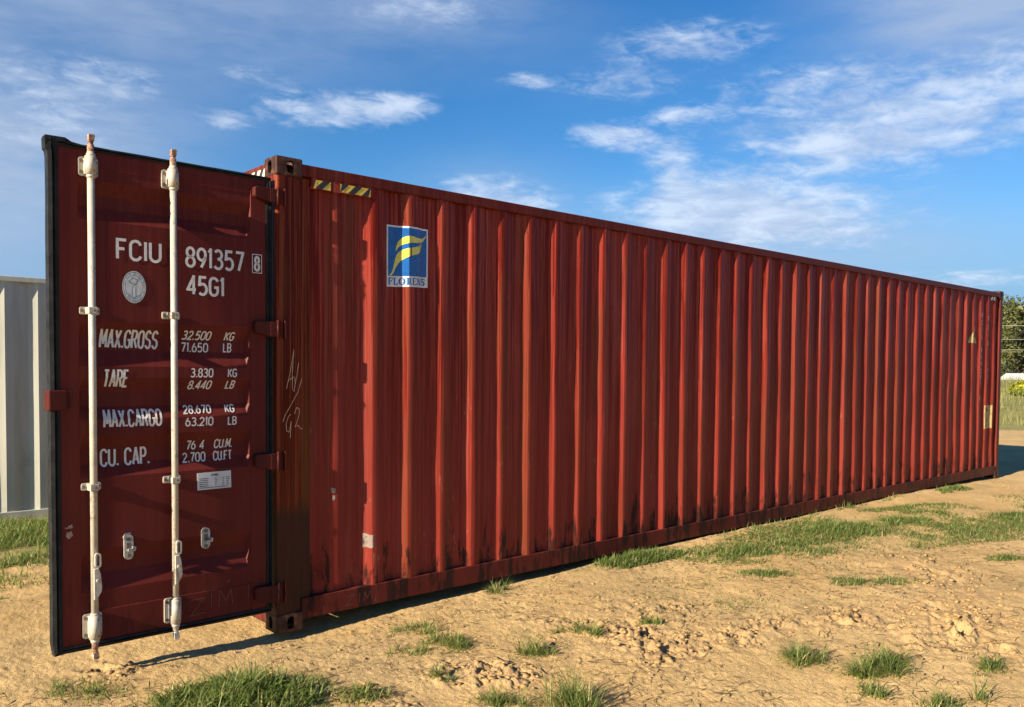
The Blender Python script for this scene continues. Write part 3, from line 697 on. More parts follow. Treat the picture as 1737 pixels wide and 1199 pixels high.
# closing block on the free edge
m = MB(); m.box(-1.222, -1.138, -.046, .055, 1.402, 1.505); m.box(-1.142, -1.108, -.014, -.002, 1.408, 1.500); m.build('closing_block', M['hinge'], door, .008)
# hinges
for z0, z1 in ((2.604, 2.690), (1.806, 1.898), (1.012, 1.113), (.205, .314)):
    h = z1-z0
    hg = MB().prism([(-.118, z0+h*.35), (-.118, z1-h*.12), (-.106, z1), (-.020, z1), (-.020, z0+h*.03), (-.050, z0+h*.10), (-.106, z0+h*.25)], -.043, -.003)
    hg.prism([(-.022, z0+h*.02), (-.022, z1-.001), (.054, z1-.001), (.054, z0+.001)], -.0445, -.033).build('hinge', M['hinge'], door, .004)
    MB().tube([(.030, -.040, z0-.010), (.030, -.040, z1+.010)], .010, 12).build('hinge_pin', M['hinge'], door)
    MB().box(.052, .060, -.012, .010, z0-.010, z1+.008).build('hinge_lug', M['hinge'], root)
# stencilled lettering
m = MB()
for s, d0, d1, zc, h, w, sl in (('FCIU', .883, .644, 2.246, .116, .0155, 0), ('891357', .515, .166, 2.240, .120, .0155, 0), ('8', .108, .068, 2.238, .094, .0135, 0), ('45G1', .509, .285, 2.083, .114, .0155, 0),
    ('MAX.GROSS', .963, .657, 1.770, .102, .0112, .05), ('TARE', .953, .823, 1.564, .097, .0112, .05), ('MAX.CARGO', .954, .647, 1.350, .097, .0112, .02), ('CU. CAP.', .962, .704, 1.142, .098, .0112, 0),
    ('32,500', .527, .361, 1.802, .053, .0075, .16), ('KG', .280, .221, 1.803, .052, .0075, .16), ('71,650', .530, .372, 1.734, .055, .0075, .04), ('LB', .284, .231, 1.737, .055, .0075, .04),
    ('3,830', .489, .356, 1.596, .054, .0075, .04), ('KG', .270, .214, 1.596, .052, .0075, .04), ('8,440', .499, .363, 1.527, .052, .0075, .16), ('LB', .277, .222, 1.528, .050, .0075, .16),
    ('28,670', .526, .363, 1.388, .050, .0075, .03), ('KG', .281, .222, 1.389, .048, .0075, .03), ('63,210', .520, .357, 1.319, .052, .0075, .03), ('LB', .271, .215, 1.318, .051, .0075, .03),
    ('76 4', .504, .398, 1.184, .054, .0075, .05), ('CU.M.', .341, .230, 1.185, .055, .0075, .05), ('2,700', .527, .392, 1.115, .056, .0075, .05), ('CU.FT', .348, .234, 1.115, .057, .0075, .05)):
    m = MB(); text(m, s, -d0, -d1, zc, h, w, door_surf, sl); m.build('stencil_text', M['white'], door)
m = MB(); ribbon(m, [(-.117, 2.184), (-.117, 2.292), (-.059, 2.292), (-.059, 2.184), (-.117, 2.184)], .004, door_surf)
m.build('stencil_frame', M['white'], door)
# round seal, data plate, scraps of label
def disc(m, cx, cz, rx, rz, y, r0=0., n=36, a0=0, a1=360):
    if r0 == 0: m.add([(cx+rx*math.cos(2*math.pi*i/n), y, cz+rz*math.sin(2*math.pi*i/n)) for i in range(n)], [tuple(range(n))])
    else:
        V = []
        for i in range(n+1): a = R(a0+(a1-a0)*i/n); V += [(cx+rx*math.cos(a), y, cz+rz*math.sin(a)), (cx+rx*r0*math.cos(a), y, cz+rz*r0*math.sin(a))]
        m.add(V, [(2*i, 2*i+1, 2*i+3, 2*i+2) for i in range(n)])
m = MB(); disc(m, -.791, 2.05, .0615, .086, -.0022); m.build('seal_sticker', M['sticker'], door)
m = MB(); disc(m, -.791, 2.05, .058, .081, -.0034, .95); disc(m, -.791, 2.05, .046, .064, -.0034, .95)
for i in range(34):
    a = R(i*360/34); c_, s_ = math.cos(a), math.sin(a); q = .82+.1*((i*7) % 3)/2
    if (i*5) % 7 > 1: ribbon(m, [(-.791+.0615*.77*c_, 2.05+.086*.77*s_), (-.791+.0615*q*1.0*c_, 2.05+.086*q*s_)], .0045, lambda x, z: 0, .0034)
flat0 = lambda x, z: 0.
for pl in ([(-.800, 2.005), (-.802, 2.035), (-.797, 2.055)], [(-.782, 2.000), (-.782, 2.055)], [(-.826, 2.012), (-.790, 1.992), (-.756, 2.012)], [(-.792, 2.06), (-.815, 2.078), (-.800, 2.098), (-.775, 2.09), (-.776, 2.068), (-.792, 2.06)], [(-.776, 2.075), (-.762, 2.10)], [(-.820, 2.085), (-.812, 2.068)]):
    ribbon(m, pl, .0045, flat0, .0034)
tag(m.build('seal_print', M['seal'], door), kind='stuff')
def quad(name, p, mat, y, th=.0015): MB().prism(p, y-th, y).build(name, mat, door)
quad('data_plate', [(-.452, .926), (-.251, .927), (-.253, 1.027), (-.453, 1.024)], M['sticker'], -.0015, .002)
m = MB(); text(m, 'CIMC', -.372, -.330, 1.008, .012, .0035, flat0, eps=.0052)
for r_ in range(6):
    z = .990-r_*.0105
    for c0, c1 in ((-.440, -.385), (-.350, -.335), (-.325, -.318), (-.306, -.288), (-.282, -.262)):
        if r_ < 5: ribbon(m, [(c0, z), (c1-random.random()*.008, z)], .0034, flat0, .0052)
    if r_ == 5: ribbon(m, [(-.440, z), (-.275, z)], .0034, flat0, .0052)
tag(m.build('plate_print', M['ink'], door), kind='stuff')
for p in ([(-1.143, .790), (-1.108, .792), (-1.110, .812), (-1.118, .806), (-1.126, .808), (-1.129, .798), (-1.143, .797)], [(-1.140, .752), (-1.128, .735), (-1.106, .752), (-1.115, .776), (-1.127, .770), (-1.135, .773)]): quad('torn_label', p, M['scrap'], -.0042)
m = MB()
for pl in ([(-.495, .300), (-.415, .305), (-.495, .212), (-.410, .218)], [(-.375, .240), (-.372, .320)], [(-.330, .235), (-.322, .330), (-.285, .262), (-.255, .325), (-.245, .240)], [(-.15, .25), (-.145, .335)], [(-.28, .368), (-.26, .385)]): ribbon(m, pl, .004, lambda x, z: -.003, .0018)
tag(m.build('scratched_letters', M['scratch'], door), kind='stuff')

# ---------------------------------------------------------------- marks on the side
def tape(x0, x1, z0, z1, y, nstripe, phase=0., mat='hazard_yellow', lean=.055, torn=()):
    m = MB(); k = MB(); w = .050
    m.add([(x0, y-.0012, z0), (x1, y-.0012, z0), (x1, y-.0012, z1), (x0, y-.0012, z1)], [(0, 1, 2, 3)])
    m.build('hazard_tape', M[mat], root)
    x = x0-lean-phase
    while x < x1:
        p = [(x, z0), (x+w, z0), (x+w+lean, z1), (x+lean, z1)]; c = [(min(max(a, x0), x1), z) for a, z in p]
        if c[1][0]-c[0][0]+c[2][0]-c[3][0] > .01: k.add([(a, y-.0026, z) for a, z in c], [(0, 1, 2, 3)])
        x += 2*w
    k.build('hazard_stripes', M['hazard_black'], root)
tape(.253, .372, 2.734, 2.786, .0075, 2, .035); tape(.440, .665, 2.736, 2.788, .0075, 3, -.01)
# tape on the door header (faces -x)
m = MB(); m.add([(.0105, y, z) for y, z in ((.17, 2.79), (.48, 2.79), (.48, 2.842), (.17, 2.842))], [(0, 1, 2, 3)]); m.build('hazard_tape', M['hazard_cream'], root)
m = MB()
for k in range(4): y = .175+k*.085; m.add([(.009, y+.045, 2.79), (.009, y+.085, 2.79), (.009, y+.045, 2.842), (.009, y+.005, 2.842)], [(0, 1, 2, 3)])
m.build('hazard_stripes', M['hazard_black'], root)

def drape(m, xs, zlo, zhi, eps, nz=10):
    """sheet between two curves, bent over the corrugation"""
    V = []
    for x in xs:
        a, b_ = zlo(x), zhi(x)
        for k in range(nz+1): z = a+(b_-a)*k/nz; V.append((x, float(wall_y(x, z))-eps, z))
    n = nz+1; m.add(V, [(i*n+k, (i+1)*n+k, (i+1)*n+k+1, i*n+k+1) for i in range(len(xs)-1) for k in range(nz)])
def cols(x0, x1, step=.006):
    a = np.unique(np.concatenate([np.linspace(x0, x1, int((x1-x0)/step)+2), WX[(WX > x0) & (WX < x1)]])); return list(a)
DX0, DX1 = .808, 1.150
tl = lambda x: 2.582+(x-DX0)*.012; bl = lambda x: 2.170+(x-DX0)*.042
m = MB(); drape(m, cols(DX0, DX1), bl, tl, .0015); m.build('logo_decal', M['decal_white'], root)
m = MB(); drape(m, cols(DX0+.014, DX1-.012), lambda x: bl(x)+.072, lambda x: tl(x)-.012, .0028); m.build('logo_field', M['decal_blue'], root)
def U(u): return DX0+u*(DX1-DX0)
def Zv(v): return 2.176+v*.408
def curve(pts):      # smooth curve through (u,v) points
    us = np.array([p[0] for p in pts]); vs = np.array([p[1] for p in pts])
    def f(x):
        u = (x-DX0)/(DX1-DX0); i = int(np.clip(np.searchsorted(us, u)-1, 0, len(us)-2)); h = us[i+1]-us[i]; t = (u-us[i])/h
        def tan(k): k0, k1 = max(k-1, 0), min(k+1, len(us)-1); return (vs[k1]-vs[k0])/(us[k1]-us[k0])
        t2, t3 = t*t, t*t*t
        return Zv((2*t3-3*t2+1)*vs[i]+(t3-2*t2+t)*h*tan(i)+(-2*t3+3*t2)*vs[i+1]+(t3-t2)*h*tan(i+1))
    return f
up_t = curve([(.215, .60), (.25, .70), (.33, .79), (.43, .835), (.55, .845), (.68, .83), (.80, .83), (.88, .85), (.955, .905)])
up_b = curve([(.215, .57), (.25, .615), (.33, .68), (.43, .715), (.55, .735), (.68, .745), (.80, .765), (.88, .80), (.955, .895)])
lo_t = curve([(.065, .175), (.13, .235), (.175, .36), (.225, .50), (.32, .59), (.43, .635), (.55, .655), (.68, .685), (.76, .71), (.815, .765)])
lo_b = curve([(.065, .165), (.13, .185), (.175, .235), (.225, .32), (.32, .42), (.43, .485), (.55, .525), (.68, .56), (.76, .605), (.815, .74)])
m = MB(); drape(m, cols(U(.216), U(.955), .004), up_b, up_t, .0042, 4); drape(m, cols(U(.066), U(.815), .004), lo_b, lo_t, .0042, 4)
m.build('logo_emblem', M['decal_yellow'], root)
SER = {'F': ([[(.2, 0), (.2, 1)]], [[(.0, .96), (1, .96)], [(.2, .52), (.7, .52)], [(0, .04), (.5, .04)], [(.95, .96), (.95, .72)], [(.7, .66), (.7, .38)]]),
       'L': ([[(.25, 0), (.25, 1)]], [[(0, .96), (.55, .96)], [(0, .04), (1, .04)], [(.95, .04), (.95, .32)]]),
       'O': ([arc(.5, .5, .36, .42, 130, 230), arc(.5, .5, .36, .42, -50, 50)], [arc(.5, .5, .40, .46, 40, 140), arc(.5, .5, .40, .46, 220, 320)]),
       'R': ([[(.2, 0), (.2, 1)], [(.5, .5), (.9, .03)], [(.72, .88), (.72, .58)]], [[(0, .96), (.65, .96)], [(.2, .48), (.65, .48)], [(0, .04), (.42, .04)]]),
       'E': ([[(.2, 0), (.2, 1)]], [[(0, .96), (.95, .96)], [(.2, .52), (.7, .52)], [(0, .04), (1, .04)], [(.92, .96), (.92, .74)], [(.96, .04), (.96, .28)]]),
       'N': ([[(.15, 1), (.85, .02)]], [[(.15, 0), (.15, 1)], [(.88, 0), (.88, 1)], [(0, .04), (.35, .04)], [(.68, .96), (1, .96)]]),
       'S': ([arc(.5, .74, .32, .2, 100, 250)+arc(.5, .28, .34, .22, 70, -80)], [arc(.5, .74, .36, .22, 20, 100), arc(.5, .28, .38, .24, -160, -80), [(.86, .98), (.86, .72)], [(.12, .28), (.12, .02)]])}
m = MB(); pw = [.125, .125, .145, .145, .125, .140, .150]; x = DX0+.016; tot = sum(pw); span = DX1-DX0-.034
for c_, w_ in zip('FLORENS', pw):
    cw = w_/tot*span*.86
    for thick, ls in zip((.0105, .0052), SER[c_]):
        for pl in ls: ribbon(m, [(x+u*cw, bl(x)+.014+v*.047) for u, v in pl], thick, wall_y, .0032)
    x += w_/tot*span
m.build('logo_lettering', M['decal_blue'], root)
m = MB(); ribbon(m, [(.985, 2.445), (.984, 2.400), (.987, 2.375)], .006, wall_y, .0062); m.build('decal_tear', M['rail'], root)
# scraps of label on the side wall
for x0, x1, z0, z1 in ((.388, .418, .838, .868), (.396, .422, .790, .822), (.628, .700, .445, .535)):
    m = MB(); drape(m, cols(x0, x1), lambda x: z0+.006*math.sin(x*90), lambda x: z1+.008*math.sin(x*70+1), .002, 3); m.build('torn_label', M['scrap'], root)
# chalk on post, scratched word on the bottom rail
postf = lambda x, z: .006+max(0, x-.03)*.085
def px(pl, x0, z0, sx_, sz_): return [(x0+u*sx_, z0+v*sz_) for u, v in pl]
m = MB()
for pl in ([(.070, 1.50), (.095, 1.60), (.122, 1.735), (.110, 1.60), (.112, 1.50), (.122, 1.485), (.145, 1.60), (.155, 1.66)], [(.090, 1.555), (.125, 1.575)], [(.122, 1.485), (.130, 1.52), (.128, 1.57)],
           [(.178, 1.565), (.150, 1.48), (.100, 1.40), (.060, 1.34), (.045, 1.30)], [(.100, 1.345), (.085, 1.335), (.068, 1.29), (.070, 1.245), (.085, 1.235), (.097, 1.27), (.102, 1.30), (.098, 1.24), (.095, 1.20)],
           [(.125, 1.345), (.140, 1.385), (.160, 1.375), (.158, 1.34), (.140, 1.29), (.128, 1.265), (.150, 1.275), (.172, 1.25), (.180, 1.255)]): ribbon(m, pl, .0032, postf, .0018, .02)
m.build('chalk_scribble', M['chalk'], root)
m = MB()
for pl in ([(.485, .150), (.545, .158), (.478, .092), (.535, .098)], [(.583, .100), (.585, .160)], [(.612, .098), (.622, .160), (.645, .118), (.668, .162), (.678, .105)]): ribbon(m, pl, .0035, lambda x, z: .005, .0018, .02)
tag(m.build('scratched_letters', M['scratch'], root), kind='stuff')
# markings at the far end
m = MB()
def stacked(s, xc, z1, z0, w_, sw):
    n = len(s); st_ = (z1-z0)/n
    for i, c_ in enumerate(s):
        if c_ in G: text(m, c_, xc-w_/2, xc+w_/2, z1-(i+.5)*st_, st_*.72, sw, wall_y, eps=.003)
for a_ in (('FCIU 891357 8', 11.36, 2.53, 1.21), ('45G1', 11.655, 1.83, 1.43), ('FCIU', 11.62, 2.50, 2.02)): m = MB(); stacked(*a_, .075, .014); tag(m.build('side_lettering', M['white'], root), kind='stuff')
m = MB(); drape(m, cols(10.92, 11.24), lambda x: 2.065, lambda x: 2.07+.25*(1-abs(x-11.08)/.16), .002, 3); m.build('warning_triangle', M['dull_yellow'], root)
m = MB(); ribbon(m, [(11.08, 2.22), (11.08, 2.13)], .03, wall_y, .004); ribbon(m, [(11.08, 2.11), (11.08, 2.09)], .03, wall_y, .004); m.build('triangle_print', M['ink'], root)
m = MB(); drape(m, cols(11.56, 11.86), lambda x: .79, lambda x: 1.145, .002, 3); m.build('height_plate', M['dull_yellow'], root)
m = MB(); text(m, '96', 11.60, 11.76, 1.075, .075, .018, wall_y, eps=.004); ribbon(m, [(11.66, .925), (11.66, .985)], .016, wall_y, .004); ribbon(m, [(11.62, .920), (11.76, .920)], .016, wall_y, .004); text(m, 'K', 11.63, 11.72, .845, .06, .016, wall_y, eps=.004); tag(m.build('plate_print', M['ink'], root), kind='stuff')
tape(11.66, 11.88, 2.735, 2.785, .008, 2, 0, 'hazard_cream')

# ---------------------------------------------------------------- pale grey container behind
g = empty('storage_container', (-8.0, 5.42, -.03)); tag(g, 'pale grey corrugated container standing behind the open red door', 'container')
GL, GH = 12.192, 2.60
b = MB(); xs = []; zs = np.linspace(.10, GH-.06, 14)
ph = (7.63-.02) % .314-.314
k = 0; prof = []
while ph+k*.314 < GL-.2:
    c = ph+k*.314
    prof += [(c-.088, .050), (c+.002, .018), (c+.080, .023), (c+.155, .050)]; k += 1
prof = [(.1, .050)]+[p for p in prof if .1 < p[0] < GL-.1]+[(GL-.1, .050)]
n = len(prof); V = []
for z in zs:
    for x, y in prof: V.append((x, y+float(.004*fbm(np.array([x*1.3]), np.array([z*.9]), 2)[0]), z))
b.add(V, [(i*n+j, i*n+j+1, (i+1)*n+j+1, (i+1)*n+j) for i in range(len(zs)-1) for j in range(n-1)]); b.build('side_wall', M['grey'], g)
MB().box(.1, GL-.1, .004, .05, GH-.065, GH-.008).build('top_rail', M['grey'], g, .006)
MB().box(.1, GL-.1, .002, .05, -.04, .11).build('bottom_rail', M['grey'], g, .006)
for x0, x1 in ((0, .16), (GL-.16, GL)):
    for y0, y1 in ((0, .12), (2.318, 2.438)): MB().box(x0, x1, y0, y1, .118, GH-.118).build('corner_post', M['grey'], g, .008)
MB().box(.08, GL-.08, .04, 2.40, GH-.05, GH-.02).build('roof', M['grey'], g)
MB().box(.1, GL-.1, 2.39, 2.43, .1, GH-.04).build('side_wall', M['grey'], g)
for x0 in (.03, GL-.06): MB().box(x0, x0+.03, .1, 2.34, .1, GH-.05).build('end_wall', M['grey'], g)
cm2 = cm.copy(); cm2.name = 'corner_casting_grey'; cm2.materials.clear(); cm2.materials.append(M['grey'])
for ex in (0, 1):
    for ey in (0, 1):
        for ez in (0, 1):
            o = link('corner_casting', cm2, None, g); o.location = (GL*ex, 2.438*ey, GH-.118 if ez else .118); o.scale = (1-2*ex, 1-2*ey, 1 if ez else -1)

# ---------------------------------------------------------------- grass, litter, clods
fg = [patch(1900, -.57, -.80, .38, .25, .175, .0098, 1.05, VIEW+.1, clump=2.6, dry=.08, soft=.75), patch(1500, -.56, -.82, .47, .32, .11, .0075, 1.25, VIEW+.1, clump=3.5, dry=.15, soft=.6), patch(300, -.12, -1.12, .18, .10, .11, .007, 1.2, VIEW, clump=4, dry=.15),
      patch(600, -.92, -.55, .24, .18, .15, .0085, 1.1, VIEW, clump=3, dry=.1), patch(380, -1.13, -.26, .28, .18, .08, .005, 1.2, VIEW, clump=4, dry=.2), patch(320, -1.25, -.05, .26, .16, .06, .0045, 1.2, VIEW, clump=4, dry=.25)]
tag(grass_obj('grass', fg, M['grass']), 'thick fresh green grass clump growing in front of the open door', 'grass', kind='stuff')
lw = [patch(17000, 6.1, -.72, 2.5, .62, .095, .0075, 1.2, -.06, clump=1.3, dry=.13, soft=.6), patch(4200, 3.15, -.16, .62, .16, .10, .007, .85, -.1, clump=2, dry=.15), patch(3200, 4.2, -.55, .75, .33, .085, .007, 1., -.3, clump=1.8, dry=.13),
      patch(900, 3.65, -1.12, .32, .14, .075, .006, 1., -.5, clump=3, dry=.13), patch(1300, 3.95, -1.78, .45, .14, .07, .006, 1., -.7, clump=3, dry=.17), patch(8000, 8.2, -1.5, 1.7, .55, .09, .006, 1.2, -.25, clump=1.2, dry=.13),
      patch(1200, 9.9, -.18, .7, .13, .10, .008, .9, 0, clump=2, dry=.13), patch(1800, 10.6, -1.3, 1.4, .5, .08, .008, 1, -.2, clump=1.6, dry=.3), patch(500, 5.65, -2.2, .2, .1, .07, .006, 1, -.6), patch(900, 2.6, -1.3, .5, .25, .05, .005, 1, -.4, clump=3, dry=.5),
      patch(11000, 6.6, -1.45, 2.0, .50, .09, .006, 1.2, -.3, clump=1.4, dry=.17, soft=.6), patch(2500, 9.2, -2.6, 1.6, .6, .08, .006, 1.2, -.3, clump=1.6, dry=.3), patch(1700, 3.0, -1.0, 2.8, .9, .045, .005, 1.1, -.3, clump=3.2, dry=.45), patch(900, 1.2, -1.0, 1.2, .7, .04, .0045, 1.1, -.5, clump=4, dry=.45), patch(500, 2.2, -2.6, 1.2, .6, .045, .005, 1.1, -.5, clump=4, dry=.4), patch(3500, 2.6, -1.6, 3.4, 1.5, .035, .0045, 1.2, -.5, clump=2.4, dry=.45), patch(1500, -.6, .6, 1.1, 1.6, .035, .0045, 1.2, 0, clump=3, dry=.5), patch(4000, 5.2, -1.0, 3.0, .9, .05, .005, 1.2, -.15, clump=1.8, dry=.3), patch(600, 7, -.06, 3.5, .05, .10, .007, .8, 0, clump=2), patch(700, .75, -.35, .4, .12, .06, .005, 1, -.2, clump=4, dry=.4)]
tag(grass_obj('lawn', lw, M['lawn']), 'short patchy turf beside the long side of the red container', 'grass', kind='stuff')
bk = [patch(9000, -.75, 4.2, 1.2, 1.15, .16, .009, .8, 0, clump=1.2, dry=.12, soft=.5), patch(2500, -.6, 2.75, .8, .5, .10, .008, .9, 0, clump=1.6, dry=.25), patch(700, -1.1, 2.1, .7, .4, .06, .006, 1, 0, clump=3, dry=.4)]
tag(grass_obj('grass', bk, M['grass']), 'green grass along the foot of the pale grey container', 'grass', kind='stuff')
tuft(.74, -.74, .20, 420, .09, 'spreading grass tuft in the dirt, nearest the container corner')
tuft(.98, -1.23, .12, 260, .10, 'round grass tuft just right of the spreading tuft near the container corner')
tuft(.45, -.75, .14, 150, .06, 'thin sparse grass tuft left of the spreading tuft near the container corner')
tuft(1.70, -.075, .10, 140, .09, 'small grass tuft sprouting beneath the bottom rail, leftmost along the wall')
tuft(.33, -1.62, .11, 240, .10, 'dense grass tuft at the bottom edge, left one of two')
tuft(.58, -1.86, .14, 340, .15, 'tall grass tuft with long stems at the bottom edge, right one of two')
tuft(1.52, -1.20, .15, 170, .08, 'thin grass tuft above the line of churned clods')
tuft(1.93, -1.29, .09, 130, .07, 'tiny bright grass tuft behind the churned clods')
tuft(2.08, -2.35, .19, 300, .12, 'low grass tuft left of the bushiest tuft on the right')
tuft(2.26, -2.66, .20, 520, .13, 'bushiest dark grass tuft in front of the tyre print')
tuft(1.90, -2.80, .11, 160, .08, 'small grass tuft below the bushiest tuft on the right')
tuft(1.98, -3.10, .14, 240, .10, 'grass tuft cut by the bottom edge, furthest right')
tuft(2.68, -3.08, .14, 180, .09, 'grass tuft near the right edge, below the deep hollows')
tuft(.35, -1.17, .08, 90, .06, 'tiny grass tuft among clods in the foreground dirt')
# dead stems lying about
n = 15000
P = np.stack([rng.uniform(-1.8, 7.5, n), rng.uniform(-4.0, .0, n)], -1); P = P[fbm(P[:, 0]*1.3, P[:, 1]*1.3, 3) > -.12]; P = P[~((P[:, 1] > -.02) & (P[:, 0] > -.01))]
m_ = len(P); a = rng.uniform(0, np.pi*2, m_); L = rng.uniform(.015, .075, m_); w = rng.uniform(.0010, .0030, m_); q = rng.normal(0, .10, m_)
V = np.zeros((m_, 6, 3))
for s in range(3):
    t = (s-1)*.5; ca, sa = np.cos(a+q*s), np.sin(a+q*s); X = P[:, 0]+ca*L*t; Y = P[:, 1]+sa*L*t; Z = height(X, Y)+.0025+rng.uniform(0, .004, m_)
    V[:, 2*s] = np.stack([X-sa*w, Y+ca*w, Z], -1); V[:, 2*s+1] = np.stack([X+sa*w, Y-ca*w, Z+.001], -1)
bi = np.arange(m_)[:, None]*6
F = np.concatenate([np.concatenate([bi, bi+1, bi+3, bi+2], 1), np.concatenate([bi+2, bi+3, bi+5, bi+4], 1)])
tag(link('plant_litter', fast_mesh('plant_litter', V.reshape(-1, 3), F, M['straw'], {'shade': np.repeat(rng.random(m_)**1.5, 6)})), 'scattered dead stems lying on the dirt', 'litter', kind='stuff')
# crumbs of soil
def ico():
    bm = bmesh.new(); bmesh.ops.create_icosphere(bm, subdivisions=1, radius=1.); v = np.array([p.co[:] for p in bm.verts]); f = np.array([[q.index for q in p.verts] for p in bm.faces]); bm.free(); return v, f
IV, IF = ico()
n = 26000
P = np.stack([rng.uniform(-1.8, 7.5, n), rng.uniform(-4.0, .1, n)], -1); c = churn_at(P[:, 0], P[:, 1]); k = rng.random(n) < np.maximum(.06, c*1.1); P, c = P[k], c[k]
k = ~((P[:, 1] > -.01) & (P[:, 0] > -.01)); P, c = P[k], c[k]; m_ = len(P)
s = np.clip(rng.lognormal(-4.85, .6, m_), .002, .024)*(.6+.6*c)
V = IV[None]*s[:, None, None]*np.stack([rng.uniform(.7, 1.3, m_), rng.uniform(.7, 1.3, m_), rng.uniform(.35, .75, m_)], -1)[:, None]*rng.uniform(.55, 1.45, (m_, len(IV), 1))
V += np.stack([P[:, 0], P[:, 1], height(P[:, 0], P[:, 1])+s*.12], -1)[:, None]
F = (IF[None]+(np.arange(m_)*len(IV))[:, None, None]).reshape(-1, 3)
tag(link('soil_crumbs', fast_mesh('soil_crumbs', V.reshape(-1, 3), F, M['clod'])), 'loose crumbs of dry soil strewn over the dirt', 'soil', kind='stuff')
def clod(x, y, r, label, sq=.6):
    r *= .55
    bm = bmesh.new(); bmesh.ops.create_icosphere(bm, subdivisions=3, radius=r); o3 = random.uniform(0, 50)
    for v in bm.verts:
        p = np.array([v.co.x, v.co.y]); k = 1+.50*float(fbm(np.array([v.co.x/r*1.5+o3]), np.array([(v.co.y+v.co.z*1.7)/r*1.5]), 4, .65)[0]); v.co *= k; v.co.z *= sq
    me = bpy.data.meshes.new('dirt_clod'); bm.to_mesh(me); bm.free(); o = link('dirt_clod', me, M['clod']); o.location = (x, y, float(height(np.array([x]), np.array([y]))[0])+r*.18)
    o.rotation_euler = (0, 0, random.random()*6); tag(o, label, 'dirt clod', 'large clods of dirt')
clod(.44, -.13, .036, 'pale clod of dirt lying by the container corner in its shadow')
clod(-.86, -.02, .05, 'flat dirt clod below the open door, right one of two', .45)
clod(-1.02, .14, .055, 'flat dirt clod below the open door, left one of two', .4)
clod(.0, -1.02, .045, 'pale dirt clod beside the thick grass clump')
clod(3.38, -2.62, .075, 'biggest lumpy clod between the deep hollows'); clod(3.15, -2.92, .055, 'lumpy clod right of the tyre print, low down'); clod(3.05, -2.08, .05, 'jagged clod behind the tyre print')
clod(3.52, -2.36, .06, 'lumpy clod at the far rim of the deep hollows'); clod(4.6, -1.25, .045, 'small pale clod near the turf edge')

# ---------------------------------------------------------------- far right: pasture, trees, building, wires
def polar(az, d): return -2.32+d*math.sin(R(az)), -4.73+d*math.cos(R(az))
n = 16000
az = rng.uniform(64, 84, n); d = 31+75*rng.random(n)**1.4; P = np.stack([-2.32+d*np.sin(np.radians(az)), -4.73+d*np.cos(np.radians(az))], -1)
sc = np.clip(d/40, .6, 2.2)
tag(grass_obj('meadow', [blades(P, rng.uniform(.18, .5, n)*np.clip(sc, .6, 1.6), .014*sc, .5, shade=rng.random(n))], M['weed']), 'rough yellow green meadow beyond the far end of the red container', 'grass', kind='stuff')
def tree(x, y, H, W, label, mat, nleaf=5200, ls=.17, name='field_tree'):
    z = float(height(np.array([x]), np.array([y]))[0]); t = empty(name, (x, y, z)); tag(t, label, 'tree', 'trees at the field edge')
    m = MB(); m.tube([(0, 0, -.2), (.05, .03, H*.2), (-.04, .05, H*.5), (.02, 0, H*.85)], [H*.03, H*.022, H*.014, H*.004], 8)
    cl = []
    for k in range(26):
        a = random.uniform(0, 6.283); hz = random.uniform(.16, .92); rad = W*.5*math.sqrt(max(.05, 1-((hz-.48)/.52)**2))*random.uniform(.45, .95)
        e = Vector((math.cos(a)*rad, math.sin(a)*rad, H*hz)); cl.append((e, random.uniform(.13, .22)*W))
        if k % 2 == 0: m.tube([(0, 0, H*hz*.6), tuple(e*.5+Vector((0, 0, H*hz*.38))), tuple(e)], [H*.010, H*.006, H*.002], 5)
    m.build('trunk', M['bark'], t)
    per = nleaf//len(cl); Vs = []; sh = []
    for e, r_ in cl:
        u = rng.normal(size=(per, 3)); u /= np.linalg.norm(u, axis=1)[:, None]; rr = r_*rng.random(per)**.45; c_ = np.array(e)+u*rr[:, None]*np.array([1, 1, .75])
        c_[:, 2] = np.maximum(c_[:, 2], .25)
        d1 = rng.normal(size=(per, 3)); d1 /= np.linalg.norm(d1, axis=1)[:, None]; d2 = np.cross(d1, u); d2 /= np.linalg.norm(d2, axis=1)[:, None]+1e-6
        s_ = ls*rng.uniform(.6, 1.4, per)[:, None]
        Vs.append(np.stack([c_-d1*s_, c_+d2*s_*.5, c_+d1*s_, c_-d2*s_*.5], 1)); sh.append(np.clip(rng.normal(.45, .25, per)+random.uniform(-.15, .15), 0, 1))
    V = np.concatenate(Vs).reshape(-1, 3); nq = len(V)//4
    link('crown', fast_mesh('crown', V, np.arange(nq*4).reshape(-1, 4), mat, {'shade': np.repeat(np.concatenate(sh), 4)}), None, t)
for az_, d_, H_, W_, lab, mt in ((71.0, 96, 7.4, 7, 'dark rounded tree half hidden by the container far end', 'leaf'), (72.7, 88, 8.3, 7.5, 'tallest olive green tree at the right edge beyond the meadow', 'leaf2'), (74.6, 92, 8.6, 8, 'broad dark tree just past the right edge', 'leaf'),
        (76.8, 99, 9.5, 8, 'olive tree past the right edge, second beyond the frame', 'leaf2'), (79, 95, 8.6, 8, 'dark tree past the right edge, third beyond the frame', 'leaf'), (72.0, 112, 8.2, 8, 'dark tree closing the gap behind the front row', 'leaf'), (73.6, 112, 9.4, 8, 'tall dark tree in the second row, right edge', 'leaf')):
    tree(*polar(az_, d_), H_, W_, lab, M[mt])
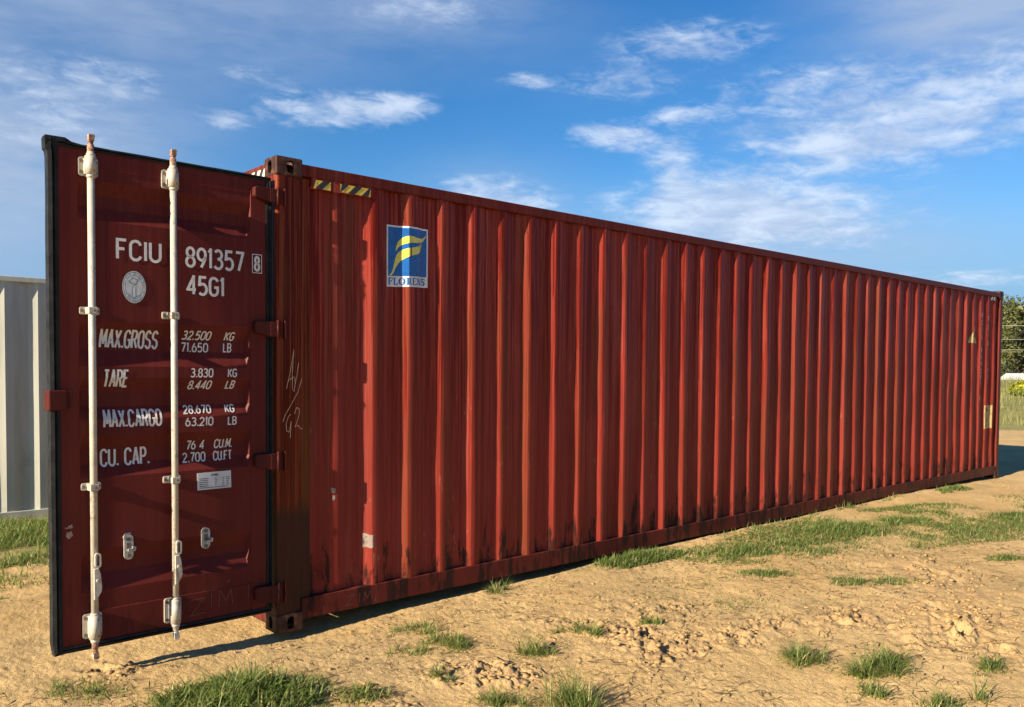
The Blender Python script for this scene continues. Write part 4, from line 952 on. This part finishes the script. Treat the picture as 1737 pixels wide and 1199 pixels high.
def bush(x, y, r_, label, mat):
    z = float(height(np.array([x]), np.array([y]))[0]); t = empty('flowering_bush', (x, y, z)); tag(t, label, 'bush')
    m = MB()
    for k in range(7): a = k*.9; m.tube([(0, 0, -.05), (math.cos(a)*r_*.4, math.sin(a)*r_*.4, r_*.7)], [.03, .01], 5)
    m.build('stem', M['bark'], t); n = 1400; u = rng.normal(size=(n, 3)); u /= np.linalg.norm(u, axis=1)[:, None]; c_ = u*(r_*rng.random(n)**.4)[:, None]*np.array([1, 1, .6])+np.array([0, 0, r_*.62])
    c_ += .18*r_*np.sin(c_[:, [1, 2, 0]]*5); d1 = rng.normal(size=(n, 3)); d1 /= np.linalg.norm(d1, axis=1)[:, None]; d2 = np.cross(d1, u); s_ = .07*rng.uniform(.6, 1.4, n)[:, None]
    V = np.stack([c_-d1*s_, c_+d2*s_*.6, c_+d1*s_, c_-d2*s_*.6], 1).reshape(-1, 3)
    link('foliage', fast_mesh('foliage', V, np.arange(n*4).reshape(-1, 4), mat, {'shade': np.repeat(np.clip((c_[:, 2]/r_-.2)*.7+rng.normal(0, .2, n), 0, 1), 4)}), None, t)
bush(*polar(73.05, 50), .62, 'yellow flowering bush in the meadow at the right edge', M['flower'])
def shed(az_, d_, w, dp, h, label, rz):
    x, y = polar(az_, d_); z = float(height(np.array([x]), np.array([y]))[0]); t = empty('white_shed', (x, y, z), rz); tag(t, label, 'shed')
    MB().box(-w/2, w/2, 0, dp, -.3, h).build('wall', M['shed_white'], t)
    MB().add([(-w/2-.25, -.3, h), (w/2+.25, -.3, h), (w/2+.25, dp+.3, h), (-w/2-.25, dp+.3, h), (-w/2-.25, dp/2, h+.55), (w/2+.25, dp/2, h+.55)], [(0, 1, 5, 4), (3, 4, 5, 2), (0, 4, 3), (1, 2, 5), (0, 3, 2, 1)]).build('roof', M['shed_roof'], t)
    for k in range(int(w//2)): MB().box(-w/2+.7+k*2, -w/2+1.5+k*2, -.03, .02, h*.35, h*.75).build('window', M['shed_glass'], t)
shed(74.1, 82, 4.2, 3.5, .95, 'long low white building at the right edge before the trees', R(-55)); shed(72.7, 85, 1.9, 2.5, .55, 'small white hut left of the long white building', R(-60))
pl_ = empty('power_line', (*polar(72, 62), 0)); tag(pl_, 'thin overhead cables crossing before the trees at right', 'power line')
o = np.array(polar(72, 62)); p0 = np.array(polar(64, 60))-o; p1 = np.array(polar(86, 66))-o
for p in (p0, p1): MB().tube([(p[0], p[1], -.3), (p[0], p[1], 5.2)], [.13, .10], 8).box(p[0]-.05, p[0]+.05, p[1]-.6, p[1]+.6, 4.7, 4.82).build('pole', M['pole'], pl_)
for zw, sg in ((4.9, .35), (4.0, .3), (3.35, .3)):
    MB().tube([(p0[0]+(p1[0]-p0[0])*t, p0[1]+(p1[1]-p0[1])*t, zw-sg*4*t*(1-t)) for t in np.linspace(0, 1, 14)], .011, 5).build('wire', M['wire'], pl_)
